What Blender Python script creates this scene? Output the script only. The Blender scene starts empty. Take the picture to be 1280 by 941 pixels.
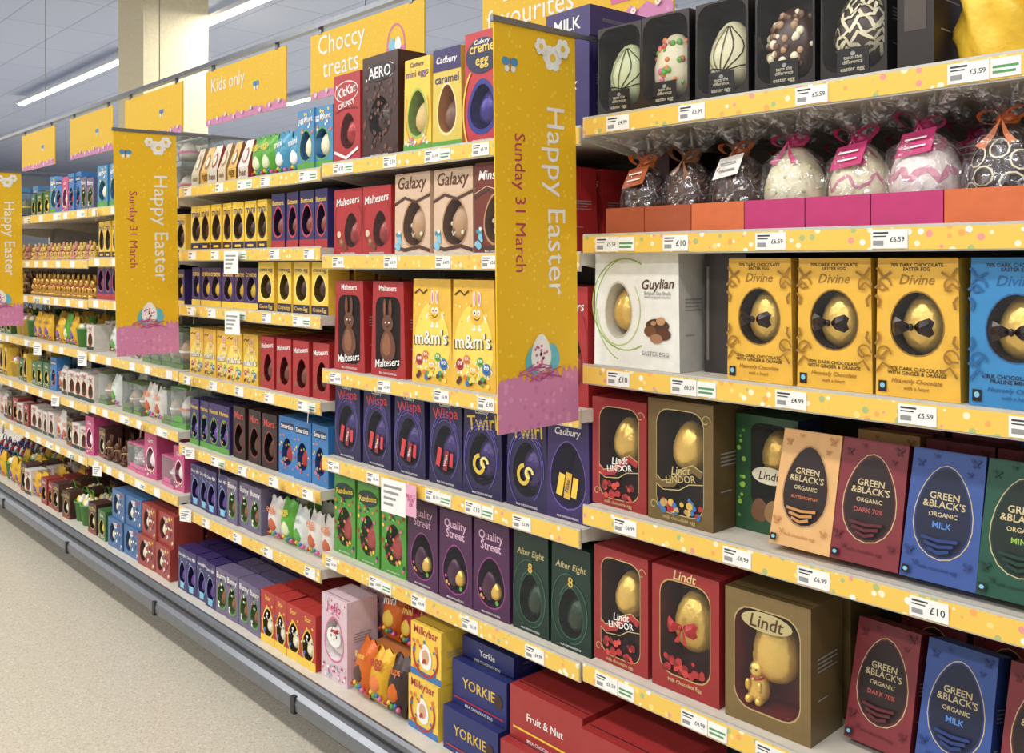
import bpy, math, random
from mathutils import Vector, Matrix
random.seed(7)
sc=bpy.context.scene
try: sc.view_settings.view_transform='Standard'
except Exception: pass

# ---------------------------------------------------------------- materials
def lin(c):
    return tuple(((v/255)/12.92 if v/255<=.04045 else ((v/255+.055)/1.055)**2.4) for v in c[:3])+(1.0,)
_m={}
def M(c,rough=.38,metal=0.0,emit=0,kind='card',key=None):
    k=(tuple(c),rough,metal,emit,kind)
    if k in _m: return _m[k]
    m=bpy.data.materials.new(kind+'_%d_%d_%d'%tuple(c[:3])); m.use_nodes=True
    nt=m.node_tree; b=nt.nodes['Principled BSDF']
    b.inputs['Roughness'].default_value=rough; b.inputs['Metallic'].default_value=metal
    if emit:
        b.inputs['Emission Color'].default_value=lin(c); b.inputs['Emission Strength'].default_value=emit
        b.inputs['Base Color'].default_value=lin(c)
    else:
        n=nt.nodes.new('ShaderNodeTexNoise'); n.inputs['Scale'].default_value=35 if kind!='choc' else 60
        tc=nt.nodes.new('ShaderNodeTexCoord'); nt.links.new(tc.outputs['Object'],n.inputs['Vector'])
        mx=nt.nodes.new('ShaderNodeMixRGB'); l=lin(c); g=sum(l[:3])/3
        if kind in('card',): l=tuple(x*.88+g*.12 for x in l[:3])+(1,)
        mx.inputs[1].default_value=tuple(x*.80 for x in l[:3])+(1,)
        mx.inputs[2].default_value=tuple(min(1,x*1.06) for x in l[:3])+(1,)
        nt.links.new(n.outputs['Fac'],mx.inputs[0]); nt.links.new(mx.outputs[0],b.inputs['Base Color'])
        if kind=='foil':
            n2=nt.nodes.new('ShaderNodeTexNoise'); n2.inputs['Scale'].default_value=70
            nt.links.new(tc.outputs['Object'],n2.inputs['Vector'])
            bp=nt.nodes.new('ShaderNodeBump'); bp.inputs['Strength'].default_value=.45; bp.inputs['Distance'].default_value=.004
            nt.links.new(n2.outputs['Fac'],bp.inputs['Height']); nt.links.new(bp.outputs['Normal'],b.inputs['Normal'])
    _m[k]=m; return m
def spots(name,base,cols,scale,thr,rough=.45,scale2=None):
    m=bpy.data.materials.new(name); m.use_nodes=True; nt=m.node_tree; b=nt.nodes['Principled BSDF']
    b.inputs['Roughness'].default_value=rough
    tc=nt.nodes.new('ShaderNodeTexCoord'); v=nt.nodes.new('ShaderNodeTexVoronoi'); v.inputs['Scale'].default_value=scale
    nt.links.new(tc.outputs['Object'],v.inputs['Vector'])
    r=nt.nodes.new('ShaderNodeValToRGB'); r.color_ramp.interpolation='CONSTANT'
    el=r.color_ramp.elements
    while len(el)<len(cols): el.new(.5)
    for i,c in enumerate(cols):
        el[i].position=i/len(cols); 
    for i,c in enumerate(cols): el[i].color=lin(c)
    sp=nt.nodes.new('ShaderNodeSeparateColor'); nt.links.new(v.outputs['Color'],sp.inputs[0]); nt.links.new(sp.outputs[0],r.inputs[0])
    lt=nt.nodes.new('ShaderNodeMath'); lt.operation='LESS_THAN'; lt.inputs[1].default_value=thr
    nt.links.new(v.outputs['Distance'],lt.inputs[0])
    mx=nt.nodes.new('ShaderNodeMixRGB'); mx.inputs[1].default_value=lin(base)
    nt.links.new(lt.outputs[0],mx.inputs[0]); nt.links.new(r.outputs[0],mx.inputs[2]); nt.links.new(mx.outputs[0],b.inputs['Base Color'])
    return m
def clear(name,col,fac,rough=.12,bump=0):
    m=bpy.data.materials.new(name); m.use_nodes=True; nt=m.node_tree
    for n in list(nt.nodes): nt.nodes.remove(n)
    o=nt.nodes.new('ShaderNodeOutputMaterial'); t=nt.nodes.new('ShaderNodeBsdfTransparent')
    g=nt.nodes.new('ShaderNodeBsdfPrincipled'); g.inputs['Base Color'].default_value=lin(col); g.inputs['Roughness'].default_value=rough
    x=nt.nodes.new('ShaderNodeMixShader'); x.inputs[0].default_value=fac
    if bump:
        tc=nt.nodes.new('ShaderNodeTexCoord'); n2=nt.nodes.new('ShaderNodeTexNoise'); n2.inputs['Scale'].default_value=28; n2.inputs['Distortion'].default_value=1.5
        nt.links.new(tc.outputs['Object'],n2.inputs['Vector'])
        bp=nt.nodes.new('ShaderNodeBump'); bp.inputs['Strength'].default_value=bump; bp.inputs['Distance'].default_value=.02
        nt.links.new(n2.outputs['Fac'],bp.inputs['Height']); nt.links.new(bp.outputs['Normal'],g.inputs['Normal'])
        g.inputs['Metallic'].default_value=.85
        rp=nt.nodes.new('ShaderNodeMapRange'); rp.inputs[1].default_value=.45; rp.inputs[2].default_value=.7; rp.inputs[3].default_value=fac*.45; rp.inputs[4].default_value=fac*2.4
        nt.links.new(n2.outputs['Fac'],rp.inputs[0]); nt.links.new(rp.outputs[0],x.inputs[0])
    nt.links.new(t.outputs[0],x.inputs[1]); nt.links.new(g.outputs[0],x.inputs[2]); nt.links.new(x.outputs[0],o.inputs[0]); return m
CELLO=clear('cellophane',(240,240,246),.18,.12,1.0)
PLAST=clear('clear_plastic',(215,225,225),.18)
FILM=clear('window_film',(200,200,200),.045,.06)
WHITE=M((248,246,240)); BLACK=M((22,20,22)); GOLD=M((232,192,100),.3,.5,0,'foil'); CHOC=M((62,34,24),.35,0,0,'choc')
DCHOC=M((45,26,22),.3,0,0,'choc'); CREAM=M((240,232,200),.4,0,0,'choc'); PURP=M((54,36,100)); DPURP=M((36,26,68))
YEL=M((250,206,20)); RED=M((184,26,32)); DRED=M((134,18,28)); ORG=M((232,120,34)); BLUE=M((34,116,190)); GRN=M((90,168,54))
PINK=M((224,94,150)); MAG=M((206,28,116)); DGRN=M((18,60,48)); NAVY=M((30,34,80)); LBLUE=M((120,200,230)); BROWN=M((84,50,34)); GREY=M((150,150,150))
LILAC=M((70,60,140)); DCLR=M((48,40,38),.25)

# ---------------------------------------------------------------- mesh builder
class MB:
    def __init__(s): s.v=[];s.f=[];s.m=[];s.s=[];s.mats=[]
    def mi(s,mat):
        if mat not in s.mats: s.mats.append(mat)
        return s.mats.index(mat)
    def add(s,vs,fs,mat,smooth=False):
        o=len(s.v); s.v+= [tuple(v) for v in vs]; k=s.mi(mat)
        for f in fs: s.f.append(tuple(i+o for i in f)); s.m.append(k); s.s.append(smooth)
    def merge(s,q,T):
        o=len(s.v); s.v+=[tuple(T@Vector(v)) for v in q.v]; mp=[s.mi(x) for x in q.mats]
        for f,k,sm in zip(q.f,q.m,q.s): s.f.append(tuple(i+o for i in f)); s.m.append(mp[k]); s.s.append(sm)
    def box(s,x0,x1,y0,y1,z0,z1,mat):
        s.add([(x0,y0,z0),(x1,y0,z0),(x1,y1,z0),(x0,y1,z0),(x0,y0,z1),(x1,y0,z1),(x1,y1,z1),(x0,y1,z1)],
              [(3,2,1,0),(4,5,6,7),(0,1,5,4),(1,2,6,5),(2,3,7,6),(3,0,4,7)],mat)
    def poly(s,pts,y,mat): s.add([(x,y,z) for x,z in pts],[tuple(range(len(pts)))],mat)
    def egg(s,c,rx,ry,rz,mat,seg=16,rings=10,k=.2):
        vs=[];fs=[]
        for i in range(1,rings):
            t=-math.cos(math.pi*i/rings); r=math.sqrt(1-t*t)*(1-k*t)
            for j in range(seg):
                a=2*math.pi*j/seg; vs.append((c[0]+rx*r*math.cos(a),c[1]+ry*r*math.sin(a),c[2]+rz*t))
        n=len(vs); vs+=[(c[0],c[1],c[2]-rz),(c[0],c[1],c[2]+rz)]
        for i in range(rings-2):
            for j in range(seg):
                fs.append((i*seg+j,i*seg+(j+1)%seg,(i+1)*seg+(j+1)%seg,(i+1)*seg+j))
        for j in range(seg):
            fs.append((n,(j+1)%seg,j)); fs.append((n+1,(rings-2)*seg+j,(rings-2)*seg+(j+1)%seg))
        s.add(vs,fs,mat,True)
    def eggline(s,c,rx,ry,rz,pts,wd,mat,k=.2):
        def P(a,t):
            t=max(-.99,min(.99,t)); r=math.sqrt(1-t*t)*(1-k*t)*1.015
            return Vector((c[0]+rx*r*math.sin(a),c[1]-ry*r*math.cos(a),c[2]+rz*t*1.01))
        vs=[];n=len(pts)
        ps=[P(*p) for p in pts]
        for i in range(n):
            d=(ps[min(n-1,i+1)]-ps[max(0,i-1)]); nn=(ps[i]-Vector(c)); q=d.cross(nn)
            if q.length<1e-9:q=Vector((1,0,0))
            q.normalize(); vs+=[ps[i]+q*wd/2,ps[i]-q*wd/2]
        s.add(vs,[(2*i,2*i+1,2*i+3,2*i+2) for i in range(n-1)],mat)
    def lathe(s,prof,mat,c=(0,0),seg=24,ruff=None,smooth=True,caps=False):
        vs=[];fs=[]
        for i,(r,z) in enumerate(prof):
            for j in range(seg):
                a=2*math.pi*j/seg; rr=r; zz=z
                if ruff: rr=r*(1+ruff[i]*math.sin(a*7+i*.7)*.6+ruff[i]*.4*math.sin(a*3+i)); zz=z+ruff[i]*.02*math.sin(a*5)
                vs.append((c[0]+rr*math.cos(a),c[1]+rr*math.sin(a),zz))
        for i in range(len(prof)-1):
            for j in range(seg): fs.append((i*seg+j,i*seg+(j+1)%seg,(i+1)*seg+(j+1)%seg,(i+1)*seg+j))
        if caps: fs.append(tuple(range(seg))); fs.append(tuple(range((len(prof)-1)*seg,len(prof)*seg)))
        s.add(vs,fs,mat,smooth)
    def mesh(s,name):
        me=bpy.data.meshes.new(name); me.from_pydata(s.v,[],s.f)
        for m in s.mats: me.materials.append(m)
        me.polygons.foreach_set('material_index',s.m); me.polygons.foreach_set('use_smooth',s.s); me.update(); return me
def obj(name,me,T=None,parent=None):
    if isinstance(me,MB): me=me.mesh(name)
    o=bpy.data.objects.new(name,me); sc.collection.objects.link(o)
    if T is not None: o.matrix_world=T
    if parent: o.parent=parent
    return o

_t={}
def tmesh(s,bold=.012,shear=0):
    k=(s,bold,shear)
    if k in _t: return _t[k]
    cu=bpy.data.curves.new('t','FONT'); cu.body=s; cu.size=1; cu.resolution_u=2; cu.offset=bold; cu.shear=shear; cu.align_x='CENTER'; cu.space_line=.85
    ob=bpy.data.objects.new('t',cu); sc.collection.objects.link(ob); bpy.context.view_layer.update()
    me=ob.to_mesh(); vs=[v.co.copy() for v in me.vertices]; fs=[tuple(p.vertices) for p in me.polygons]
    ob.to_mesh_clear(); bpy.data.objects.remove(ob); bpy.data.curves.remove(cu)
    x0=min(v.x for v in vs);x1=max(v.x for v in vs);y0=min(v.y for v in vs);y1=max(v.y for v in vs)
    w=x1-x0; pts=[((v.x-(x0+x1)/2)/w,(v.y-(y0+y1)/2)/w) for v in vs]
    _t[k]=(pts,fs); return _t[k]
def text(mb,s,cx,cz,w,mat,y,rot=0,bold=.012,sy=1,shear=0):
    pts,fs=tmesh(s,bold,shear); c,n=math.cos(rot),math.sin(rot)
    mb.add([(cx+w*(p[0]*c-p[1]*sy*n),y,cz+w*(p[0]*n+p[1]*sy*c)) for p in pts],fs,mat)
def eggpts(cx,cz,rx,rz,n=24,k=.2):
    out=[]
    for i in range(n):
        a=2*math.pi*i/n; t=math.sin(a); out.append((cx+rx*math.cos(a)*(1-k*t),cz+rz*t))
    return out
def rectpts(x0,x1,z0,z1): return [(x0,z0),(x1,z0),(x1,z1),(x0,z1)]
def stroke(mb,pts,wd,y,mat):
    vs=[];n=len(pts)
    for i in range(n):
        a=Vector(pts[max(0,i-1)]);b=Vector(pts[min(n-1,i+1)]);d=(b-a)
        if d.length<1e-9:d=Vector((1,0))
        d.normalize(); q=Vector((-d.y,d.x))*wd/2
        vs+=[(pts[i][0]+q.x,y,pts[i][1]+q.y),(pts[i][0]-q.x,y,pts[i][1]-q.y)]
    mb.add(vs,[(2*i,2*i+1,2*i+3,2*i+2) for i in range(n-1)],mat)
def holeplate(mb,quad,hp,mat):
    cx=sum(p[0] for p in hp)/len(hp);cz=sum(p[1] for p in hp)/len(hp); n=len(hp); out=[];ed=[]
    for p in hp:
        dx,dz=p[0]-cx,p[1]-cz; best=None
        for e in range(4):
            ax,az=quad[e];bx,bz=quad[(e+1)%4]; ex,ez=bx-ax,bz-az; den=dx*ez-dz*ex
            if abs(den)<1e-12: continue
            t=((ax-cx)*ez-(az-cz)*ex)/den; u=((ax-cx)*dz-(az-cz)*dx)/den
            if t>0 and -1e-6<=u<=1+1e-6 and (best is None or t<best[0]): best=(t,e)
        if best is None: best=(1.01,0)
        out.append((cx+dx*best[0],cz+dz*best[0])); ed.append(best[1])
    vs=[(p[0],0,p[1]) for p in hp]+[(p[0],0,p[1]) for p in out]+[(p[0],0,p[1]) for p in quad]; fs=[]
    for i in range(n):
        j=(i+1)%n
        if ed[i]==ed[j]: fs.append((i,n+i,n+j,j))
        else:
            cs=[];e=ed[i]
            while e!=ed[j] and len(cs)<4: e=(e+1)%4; cs.append(2*n+e)
            fs.append(tuple([i,n+i]+cs+[n+j,j]))
    mb.add(vs,fs,mat)

def bow(mb,cx,cz,s,mat,y,tails=True):
    for sg in (-1,1):
        P=[(.05,.08,-.006),(.45,.34,-.016),(.9,.52,-.010),(1.12,.30,-.006),(1.06,0,-.010),(1.12,-.30,-.006),(.9,-.50,-.010),(.45,-.32,-.016),(.05,-.08,-.006),(.55,0,-.022),(.9,.22,-.014),(.9,-.22,-.014)]
        vs=[(cx+sg*s*p[0],y+p[2],cz+s*p[1]) for p in P]
        mb.add(vs,[(0,1,9),(1,2,10),(1,10,9),(2,3,10),(3,4,10),(10,4,9),(9,4,11),(4,5,11),(5,6,11),(11,6,7),(9,11,7),(9,7,8),(0,9,8)],mat,False)
        if tails: mb.add([(cx,y-.006,cz),(cx+sg*s*.5,y-.012,cz-s*.95),(cx+sg*s*.15,y-.012,cz-s*.95)],[(0,1,2)],mat)
    mb.egg((cx,y-.014,cz),s*.15,s*.14,s*.2,mat,8,6,0)

def carton(w,h,d,body,tp=0.0,side=None,win=None,inner=None,egg=None,border=None,arts=(),seg=24,eggk=.2,back=True):
    mb=MB(); wt=w*(1-tp); a=w/2;b=wt/2; side=side or body; dt=d*(1-tp*.8)
    quad=[(-a,0),(a,0),(b,h),(-b,h)]
    v=[(-a,0,0),(a,0,0),(a,d,0),(-a,d,0),(-b,0,h),(b,0,h),(b,dt,h),(-b,dt,h)]
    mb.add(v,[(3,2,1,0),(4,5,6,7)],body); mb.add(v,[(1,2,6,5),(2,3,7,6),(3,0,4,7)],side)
    if seg>=20 and d>.055:  # side-panel print and top flap seam
        def sp(u,t): return (a+(b-a)*t+.0006,u*(d+(dt-d)*t),t*h)
        for (t0,t1,u1) in ((.60,.612,.8),(.57,.58,.8),(.54,.55,.65),(.51,.52,.8),(.30,.31,.5)):
            mb.add([sp(.2,t0),sp(u1,t0),sp(u1,t1),sp(.2,t1)],[(0,1,2,3)],GREY)
        mb.add([(-b*.96,dt*.12,h+.0006),(b*.96,dt*.12,h+.0006),(b*.96,dt*.135,h+.0006),(-b*.96,dt*.135,h+.0006)],[(0,1,2,3)],DCLR)
    if win:
        fx,fz,frx,frz=win[:4]; kk=win[4] if len(win)>4 else .2
        if kk=='r':
            x0,x1,z0,z1=(fx-frx)*w,(fx+frx)*w,(fz-frz)*h,(fz+frz)*h; r=.25*min(x1-x0,z1-z0); hp=[]
            for (qx,qz,a0) in ((x1-r,z0+r,-90),(x1-r,z1-r,0),(x0+r,z1-r,90),(x0+r,z0+r,180)):
                for i in range(5):
                    an=math.radians(a0+i*22.5); hp.append((qx+r*math.cos(an),qz+r*math.sin(an)))
        else: hp=eggpts(fx*w,fz*h,frx*w,frz*h,seg,kk)
        holeplate(mb,quad,hp,body); n=len(hp); c=min(d*.85,.075)
        mb.add([(p[0],0,p[1]) for p in hp]+[(p[0],c,p[1]) for p in hp],[(i,(i+1)%n,n+(i+1)%n,n+i) for i in range(n)]+[tuple(range(n,2*n))],inner or BLACK)
        if seg>=20: mb.add([(p[0],.0008,p[1]) for p in hp],[tuple(range(n))],FILM)
        if egg:
            if isinstance(egg,dict): ec=egg; em=ec['m']; es=ec.get('s',.86); ez=ec.get('z',0);ex=ec.get('x',0)
            else: em=egg; es=.86; ez=0;ex=0
            rx=min(frx*w,frz*h*.75)*es; rz=min(frz*h,rx*1.36); ry=min(rx,c*.5)
            c3=(fx*w+ex*w,ry+.003,fz*h+ez*h-(frz*h-rz)*(.75 if frz*h>rz*1.2 else 0)); mb.egg(c3,rx,ry,rz,em,seg if seg<16 else 16,8)
            if isinstance(egg,dict) and 'f' in egg: egg['f'](mb,c3,rx,ry,rz)
        if border:
            sc_=border[1]; cx=fx*w;cz=fz*h
            op=[(cx+(p[0]-cx)*sc_,cz+(p[1]-cz)*sc_) for p in hp]
            mb.add([(p[0],-.0004,p[1]) for p in hp]+[(p[0],-.0004,p[1]) for p in op],[(i,(i+1)%n,n+(i+1)%n,n+i) for i in range(n)],border[0])
    else: mb.poly(quad,0,body)
    for i,A in enumerate(arts):
        y=-.0006-.00025*i; k=A[0]
        if k=='t': text(mb,A[1],A[2]*w,A[3]*h,A[4]*w,A[5],y,A[6] if len(A)>6 else 0,sy=A[7] if len(A)>7 else 1,shear=A[8] if len(A)>8 else 0)
        elif k=='e': mb.poly(eggpts(A[1]*w,A[2]*h,A[3]*w,A[4]*h,20,0),y,A[5])
        elif k=='g': mb.poly(eggpts(A[1]*w,A[2]*h,A[3]*w,A[4]*h,20),y,A[5])
        elif k=='r':
            x0,x1,z0,z1=A[1]*w,A[2]*w,A[3]*h,A[4]*h
            f0=1-tp*A[3];f1=1-tp*A[4]; mb.poly([(x0*f0,z0),(x1*f0,z0),(x1*f1,z1),(x0*f1,z1)],y,A[5])
        elif k=='s': stroke(mb,[(p[0]*w,p[1]*h) for p in A[1]],A[2]*w,y,A[3])
        elif k=='b': bow(mb,A[1]*w,A[2]*h,A[3]*w,A[4],y,len(A)<6)
        elif k=='E': mb.egg((A[1]*w,0.004,A[2]*h),A[3]*w,.012,A[3]*w*1.3,A[4],12,8)
        elif k=='c':
            cx,cz,r,m=A[1]*w,A[2]*h,A[3]*w,A[4]
            for sg in (-1,1):
                stroke(mb,[(cx+sg*r*.9,cz),(cx+sg*r*1.35,cz-r*.35),(cx+sg*r*1.3,cz-r*.7)],r*.2,y+.0001,WHITE)
                stroke(mb,[(cx+sg*r*.35,cz-r*.8),(cx+sg*r*.4,cz-r*1.35)],r*.2,y+.0001,WHITE)
                mb.poly(eggpts(cx+sg*r*.42,cz-r*1.4,r*.3,r*.16,10,0),y,WHITE)
            mb.poly(eggpts(cx,cz,r,r,18,0),y-.0001,m)
            for sg in (-1,1):
                mb.poly(eggpts(cx+sg*r*.3,cz+r*.25,r*.26,r*.32,10,0),y-.0003,WHITE); mb.poly(eggpts(cx+sg*r*.26,cz+r*.2,r*.1,r*.13,8,0),y-.0004,BLACK)
            stroke(mb,[(cx-r*.45,cz-r*.25),(cx-r*.15,cz-r*.45),(cx+r*.2,cz-r*.45),(cx+r*.5,cz-r*.2)],r*.1,y-.0003,BLACK)
            if len(A)>5:
                for sg in (-1,1):
                    mb.poly(eggpts(cx+sg*r*.38,cz+r*1.6,r*.22,r*.75,12,0),y,WHITE); mb.poly(eggpts(cx+sg*r*.38,cz+r*1.6,r*.1,r*.55,10,0),y-.0003,PINK)
        elif k=='x':
            rr=random.Random(A[1])
            for q in range(A[2]):
                fx=rr.uniform(A[3],A[4]);fz=rr.uniform(A[5],A[6]);r=rr.uniform(.5,1)*A[7]
                mb.poly(eggpts(fx*w,fz*h,r*w,r*w,10,0),y-.0001*q/A[2],rr.choice(A[8]))
    return mb
def curve(cx,cz,r,a0,a1,n=14,asp=1,spiral=0):
    return [(cx+(r*(1-spiral*i/n))*math.cos(math.radians(a0+(a1-a0)*i/n)),cz+asp*(r*(1-spiral*i/n))*math.sin(math.radians(a0+(a1-a0)*i/n))) for i in range(n+1)]

# ---------------------------------------------------------------- placement
def T(x,y,z,yaw=0,lean=0,d=0):
    a=math.radians(lean)
    return Matrix.Translation((x,y,z+d*math.sin(a)))@Matrix.Rotation(math.radians(yaw),4,'Z')@Matrix.Rotation(-a,4,'X')
def put(name,mb,x0,x1,z,y=.03,yaw=0,lean=0,deep=1,step=.12,d=0,jit=1):
    me=mb if not isinstance(mb,MB) else mb.mesh(name)
    for k in range(deep):
        obj(name,me,T((x0+x1)/2+random.uniform(-.003,.003)*jit,y+step*k+random.uniform(0,.004)*jit,z+.0005,yaw+random.uniform(-1.5,1.5)*jit,lean,d))
def row(name,z,ents,y=.03,mix=False):
    R=MB(); rr=random.Random(int(z*1000)+len(ents)*7+int(abs(ents[0][0])*10))
    for (x0,x1,mb,n,deep,step) in ents:
        if not isinstance(mb,(list,tuple)): mb=[mb]
        q=mb[0]; 
        for i in range(n):
            if mix:
                if rr.random()<.6: q=rr.choice(mb)
            else: q=mb[i%len(mb)]
            miss=mix and rr.random()<.06
            for k in range(deep):
                if k==0 and miss and deep>1: continue
                s=Matrix.Scale(rr.uniform(.9,1.06),4) if mix else Matrix.Identity(4)
                R.merge(q,T(x0+(i+.5)*(x1-x0)/n+rr.uniform(-.003,.003),y+k*step+rr.uniform(0,.008),z+.0005,rr.uniform(-4,4))@s)
    return obj(name,R)

# ---------------------------------------------------------------- room
def noisemat(name,base,dark,light,rough,scales=(160,60)):
    m=bpy.data.materials.new(name); m.use_nodes=True; nt=m.node_tree; b=nt.nodes['Principled BSDF']; b.inputs['Roughness'].default_value=rough
    tc=nt.nodes.new('ShaderNodeTexCoord'); prev=None
    cur=nt.nodes.new('ShaderNodeRGB'); cur.outputs[0].default_value=lin(base); out=cur.outputs[0]
    for sc_,col,thr in ((scales[0],dark,.34),(scales[1],light,.3)):
        n=nt.nodes.new('ShaderNodeTexVoronoi'); n.inputs['Scale'].default_value=sc_; nt.links.new(tc.outputs['Object'],n.inputs['Vector'])
        l=nt.nodes.new('ShaderNodeMath'); l.operation='LESS_THAN'; l.inputs[1].default_value=thr; nt.links.new(n.outputs['Distance'],l.inputs[0])
        f=nt.nodes.new('ShaderNodeMath'); f.operation='MULTIPLY'; f.inputs[1].default_value=.5; nt.links.new(l.outputs[0],f.inputs[0])
        mx=nt.nodes.new('ShaderNodeMixRGB'); mx.inputs[2].default_value=lin(col); nt.links.new(f.outputs[0],mx.inputs[0]); nt.links.new(out,mx.inputs[1]); out=mx.outputs[0]
    nt.links.new(out,b.inputs['Base Color']); return m
FLOOR=noisemat('terrazzo_floor',(206,198,180),(166,154,136),(226,220,206),.25,(120,70))
f=MB(); f.box(-30,6,-7,14,-.1,0,FLOOR); obj('floor',f)
def ceilmat():
    m=bpy.data.materials.new('ceiling_panels'); m.use_nodes=True; nt=m.node_tree; b=nt.nodes['Principled BSDF']; b.inputs['Roughness'].default_value=.8
    tc=nt.nodes.new('ShaderNodeTexCoord'); br=nt.nodes.new('ShaderNodeTexBrick'); br.offset=0; br.inputs['Scale'].default_value=1
    br.inputs['Brick Width'].default_value=1.2; br.inputs['Row Height'].default_value=.6; br.inputs['Mortar Size'].default_value=.009
    br.inputs['Color1'].default_value=lin((180,192,224)); br.inputs['Color2'].default_value=lin((174,187,220)); br.inputs['Mortar'].default_value=lin((150,162,196))
    nt.links.new(tc.outputs['Object'],br.inputs['Vector']); nt.links.new(br.outputs['Color'],b.inputs['Base Color']); return m
f=MB(); f.box(-30,6,-7,14,4,4.1,ceilmat()); obj('ceiling',f)
WALLM=M((190,196,208),.8,0,0,'wall')
f=MB(); f.box(-30.2,-30,-7,14,0,4,WALLM); obj('wall_left',f)
f=MB(); f.box(-30,6,14,14.2,0,4,WALLM); obj('wall_back',f)
PIL=M((226,214,180),.7,0,0,'wall')
f=MB(); f.box(-9.25,-8.62,1.8,2.42,0,4,PIL); f.box(-9.27,-8.6,1.78,2.44,0,.12,GREY); obj('pillar',f)
EM=M((255,253,248),.5,0,6,'tube'); HOUS=M((215,220,228),.5)
def ceiling_light(x0,x1,y,area=True,power=60):
    f=MB(); f.box(x0,x1,y-.07,y+.07,3.86,3.9,HOUS); f.box(x0+.03,x1-.03,y-.04,y+.04,3.845,3.86,EM)
    for q in (x0+.3,x1-.3): f.box(q-.004,q+.004,y-.004,y+.004,3.9,4.0,HOUS)
    o=obj('ceiling_light',f)
    L=bpy.data.lights.new('fluorescent_tube','AREA'); L.shape='RECTANGLE'; L.size=x1-x0; L.size_y=.3; L.energy=power; L.color=(1,.97,.92)
    lo=bpy.data.objects.new('fluorescent_tube',L); sc.collection.objects.link(lo); lo.location=((x0+x1)/2,y,3.83); lo.parent=o
for y,p in ((-1.9,50),(-4.2,60)):
    for i in range(4): ceiling_light(-8.6+i*2.9,-6.2+i*2.9,y,True,p)
for i in range(3): ceiling_light(-15.6+i*4.6,-11.3+i*4.6,2.6,True,110)
for i in range(3): ceiling_light(-22+i*6,-17.5+i*6,5.6,True,135)
for i in range(2): ceiling_light(-20+i*9,-15.5+i*9,9.5,True,150)  # extra far row, added so bounced light brightens the ceiling
for i in range(2): ceiling_light(-24+i*5.5,-19.5+i*5.5,-1.2,True,110)

# ---------------------------------------------------------------- gondola
SEAM=[.73,-.33,-1.41,-2.495,-3.55,-4.58,-5.65,-6.71]
BAY={6:(-.33,.73),0:(-1.41,-.33),1:(-2.495,-1.41),2:(-3.55,-2.495),3:(-4.58,-3.55),4:(-5.65,-4.58),5:(-6.71,-5.65)}
LEV={0:[1.763,1.508,1.225,.918,.575],1:[1.747,1.47,1.125,.861,.568],2:[1.738,1.495,1.285,1.022,.75,.51],
     3:[1.70,1.47,1.277,1.027,.79,.54],4:[1.70,1.46,1.27,1.03,.78,.53],5:[1.70,1.46,1.27,1.03,.78,.53],6:[1.763,1.508,1.225,.918,.575]}
DECK=.2
SH=M((218,212,198),.45,0,0,'paint'); METAL=M((128,132,138),.3,.7,0,'metal'); DKM=M((44,46,50),.5,0,0,'metal')
STRIP=spots('shelf_edge_strip',(234,194,88),[(244,230,196),(226,150,140),(248,242,226),(170,184,120),(236,166,90),(244,216,130)],52,.30,.35)
g=bpy.data.objects.new('supermarket_shelving',None); sc.collection.objects.link(g)
frame=MB()
frame.box(-6.71,.73,.46,.49,.1,1.82,M((130,122,108),.6,0,0,'paint'))  # cream panel coloured darker, with the shade between shelves in its tone
for x in SEAM: frame.box(x-.015,x+.015,.44,.50,0,1.85,SH)
frame.box(-6.71,.73,.02,.49,0,.1,DKM)
obj('frame_back_panel',frame,parent=g)
deck=MB(); deck.box(-6.71,.73,-.05,.46,.165,DECK,SH)
prof=[(-.05,.2),(-.058,.2),(-.066,.192),(-.068,.176),(-.064,.17),(-.084,.166),(-.098,.155),(-.102,.14),(-.1,.118),(-.09,.106),(-.07,.1),(-.0,.1)]
vs=[(x,p[0],p[1]) for x in (-6.71,.73) for p in prof]; n=len(prof)
deck.add(vs,[(i,i+1,n+i+1,n+i) for i in range(n-1)]+[tuple(range(n)),tuple(range(n,2*n))],METAL,False)
for x in SEAM[1:-1]: deck.box(x-.01,x+.01,-.105,-.09,.108,.16,DKM)
deck.box(-6.71,.73,-.0695,-.0675,.172,.178,DKM)
obj('base_deck_bumper',deck,parent=g)
PRM=M((246,246,242),.4); LN=M((60,60,64)); LGRN=M((80,160,90))
rt=random.Random(21)
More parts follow.
